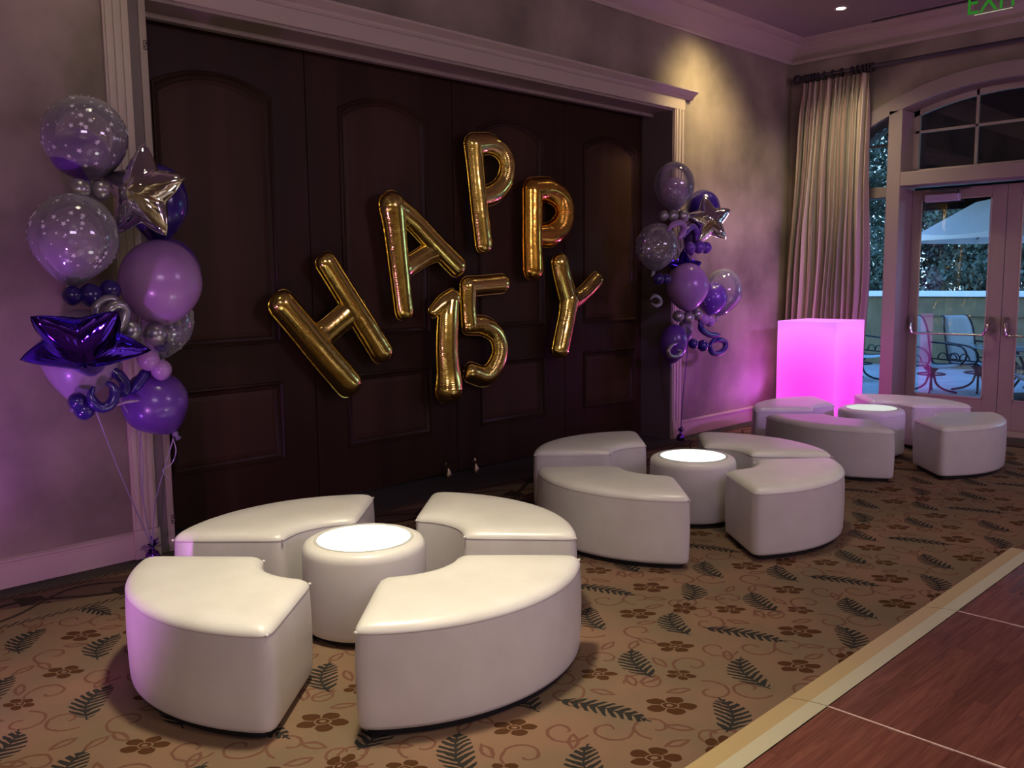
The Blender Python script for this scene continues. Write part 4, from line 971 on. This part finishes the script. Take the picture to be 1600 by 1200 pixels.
# swivel chairs (face +x locally)
def chair(x, y, rz, lb):
    t = empty('patio_chair', (x, y, -.02), lb, 'patio chair', 'sling-backed patio chairs', rz)
    # sling: seat + back sheet
    prof = [(.26, .40), (.20, .425), (0, .40), (-.20, .39), (-.27, .43), (-.31, .55), (-.36, .80), (-.41, 1.0), (-.45, 1.07), (-.50, 1.08)]
    P = spline([(a, 0, b_) for a, b_ in prof], 4); V = []; F = []
    for i, p in enumerate(P):
        w = .235 - (.06 * max(0, (p[2] - .85) / .25) ** 2 if p[2] > .85 else 0)
        for q in (-1, -.5, 0, .5, 1): V.append((p[0] - .015 * (1 - q * q), q * w, p[2] - (.02 * (1 - q * q) if p[2] < .5 else 0)))
    for i in range(len(P) - 1):
        for k in range(4): F.append((i*5+k, i*5+k+1, (i+1)*5+k+1, (i+1)*5+k))
    mb = MB(); mb.add(V, F); so = mb.build('sling', M['sling'], t, smooth=True); sd_ = so.modifiers.new('s', 'SOLIDIFY'); sd_.thickness = .008
    for s in (-1, 1):
        MB().tube([(p[0], s * (.245 - (.06 * max(0, (p[2] - .85) / .25) ** 2 if p[2] > .85 else 0)), p[2]) for p in P], .013, 8).build('side_rail', M['darkmetal'], t, auto=60)
        MB().tube(spline([(-.34, s * .27, .70), (-.12, s * .30, .69), (.14, s * .31, .67), (.26, s * .30, .60), (.28, s * .29, .50), (.20, s * .27, .40)], 6), .014, 8).build('armrest', M['darkmetal'], t, auto=60)
        MB().tube([(.05 + .085 * math.cos(a), s * .285, .47 + .085 * math.sin(a)) for a in np.linspace(0, PI, 12)], .009, 6).tube([(-.12 + .085 * math.cos(a), s * .285, .47 + .085 * math.sin(a)) for a in np.linspace(0, PI, 12)], .009, 6).bar((.22, s * .275, .46), (-.28, s * .265, .46), .018).build('scroll', M['darkmetal'], t, auto=60)
    t.scale = (1.1, 1.1, 1.02)
    MB().lathe([(.045, .22), (.05, .30), (.10, .36), (.11, .375)], 16).build('swivel', M['darkmetal'], t, auto=40)
    MB().tube([(.17 * math.cos(a), .17 * math.sin(a), .27) for a in np.linspace(0, 2 * PI, 25)[:-1]], .012, 6, closed=True).build('base_ring', M['darkmetal'], t)
    for k in range(4):
        a = PI / 4 + k * PI / 2; c, s = math.cos(a), math.sin(a)
        MB().tube(spline([(.03 * c, .03 * s, .27), (.07 * c, .07 * s, .13), (.17 * c, .17 * s, .05), (.32 * c, .32 * s, .012)], 5), .015, 8).build('leg', M['darkmetal'], t, auto=60)
    return t
chair(13.45, 4.95, math.radians(-118), 'grey sling patio chair partly hidden by the left door stile, behind the reflection')
chair(14.05, 4.50, math.radians(-118), 'grey sling patio chair seen whole through the left French door')
chair(14.4, 6.45, math.radians(-120), 'grey sling patio chair seen through the narrow sidelight')
chair(12.6, 3.3, math.radians(40), 'dark-framed patio chair seen through the right French door')
chair(14.4, 2.9, math.radians(160), 'patio chair on the far right side of the outdoor table')
# trees
def tree(x, y, h, r, seed, lb, nl=2600):
    t = empty('tree', (x, y, -.5), lb, 'tree', 'trees beyond the patio wall'); rs = random.Random(seed)
    MB().tube(spline([(0, 0, 0), (.1, .05, h * .3), (-.05, .1, h * .6), (0, 0, h * .85)], 5), [.16 - .007 * i for i in range(16)], 8).build('trunk', M['bark'], t, auto=60)
    g = np.random.RandomState(seed); ncl = 110
    cl = np.stack([g.normal(0, r * .45, ncl), g.normal(0, r * .5, ncl), g.uniform(.15, 1, ncl) * h], 1); cr_ = g.uniform(.4, .95, ncl)
    k = g.randint(0, ncl, nl); d = g.normal(0, 1, (nl, 3)); d /= np.linalg.norm(d, axis=1)[:, None]
    p = cl[k] + d * (cr_[k] * g.uniform(.5, 1, nl) ** .5 * .8)[:, None]; p[:, 2] = np.maximum(p[:, 2], .2)
    a = g.normal(0, 1, (nl, 3)); a /= np.linalg.norm(a, axis=1)[:, None]; b_ = np.cross(a, g.normal(0, 1, (nl, 3))); b_ /= np.linalg.norm(b_, axis=1)[:, None]
    sz = g.uniform(.04, .085, nl)[:, None]; V = np.stack([p - a * sz, p + b_ * sz * .5, p + a * sz, p - b_ * sz * .5], 1).reshape(-1, 3)
    me = bpy.data.meshes.new('m'); me.vertices.add(nl * 4); me.vertices.foreach_set('co', V.ravel()); me.loops.add(nl * 4); me.loops.foreach_set('vertex_index', np.arange(nl * 4)); me.polygons.add(nl); me.polygons.foreach_set('loop_start', np.arange(0, nl * 4, 4)); me.update()
    o = link('foliage', me, M['leaf'], t); o['kind'] = 'stuff'; return t
for i, (x, y, h, r) in enumerate(((21.0, 10.2, 7.2, 1.9), (22.5, 8.1, 7.8, 2.1), (21.2, 6.4, 6.8, 2.0), (22.3, 4.6, 7.6, 2.2), (21.4, 2.6, 7, 2.0), (23, .4, 8, 2.4), (24.8, 9.2, 9.0, 2.5), (25.3, 5.6, 9.2, 2.6), (25, 12.2, 9, 2.6))):
    tree(x, y, h, r, 11 + i, ['dense blue-green tree left of the sidelight view', 'tall tree filling the sidelight and left of the door glass', 'bushy tree behind the parapet in the left door glass', 'tree behind the white umbrella', 'tree seen through the right French door', 'tree at the far right beyond the patio', 'tall rear tree with sky showing between its leaves', 'tall rear tree behind the umbrella', 'rear tree farthest left beyond the railing'][i], 22000)
struct(MB().box((17.5, -20, -.6), (60, 40, -.4)).build('ground', M['leaf']))
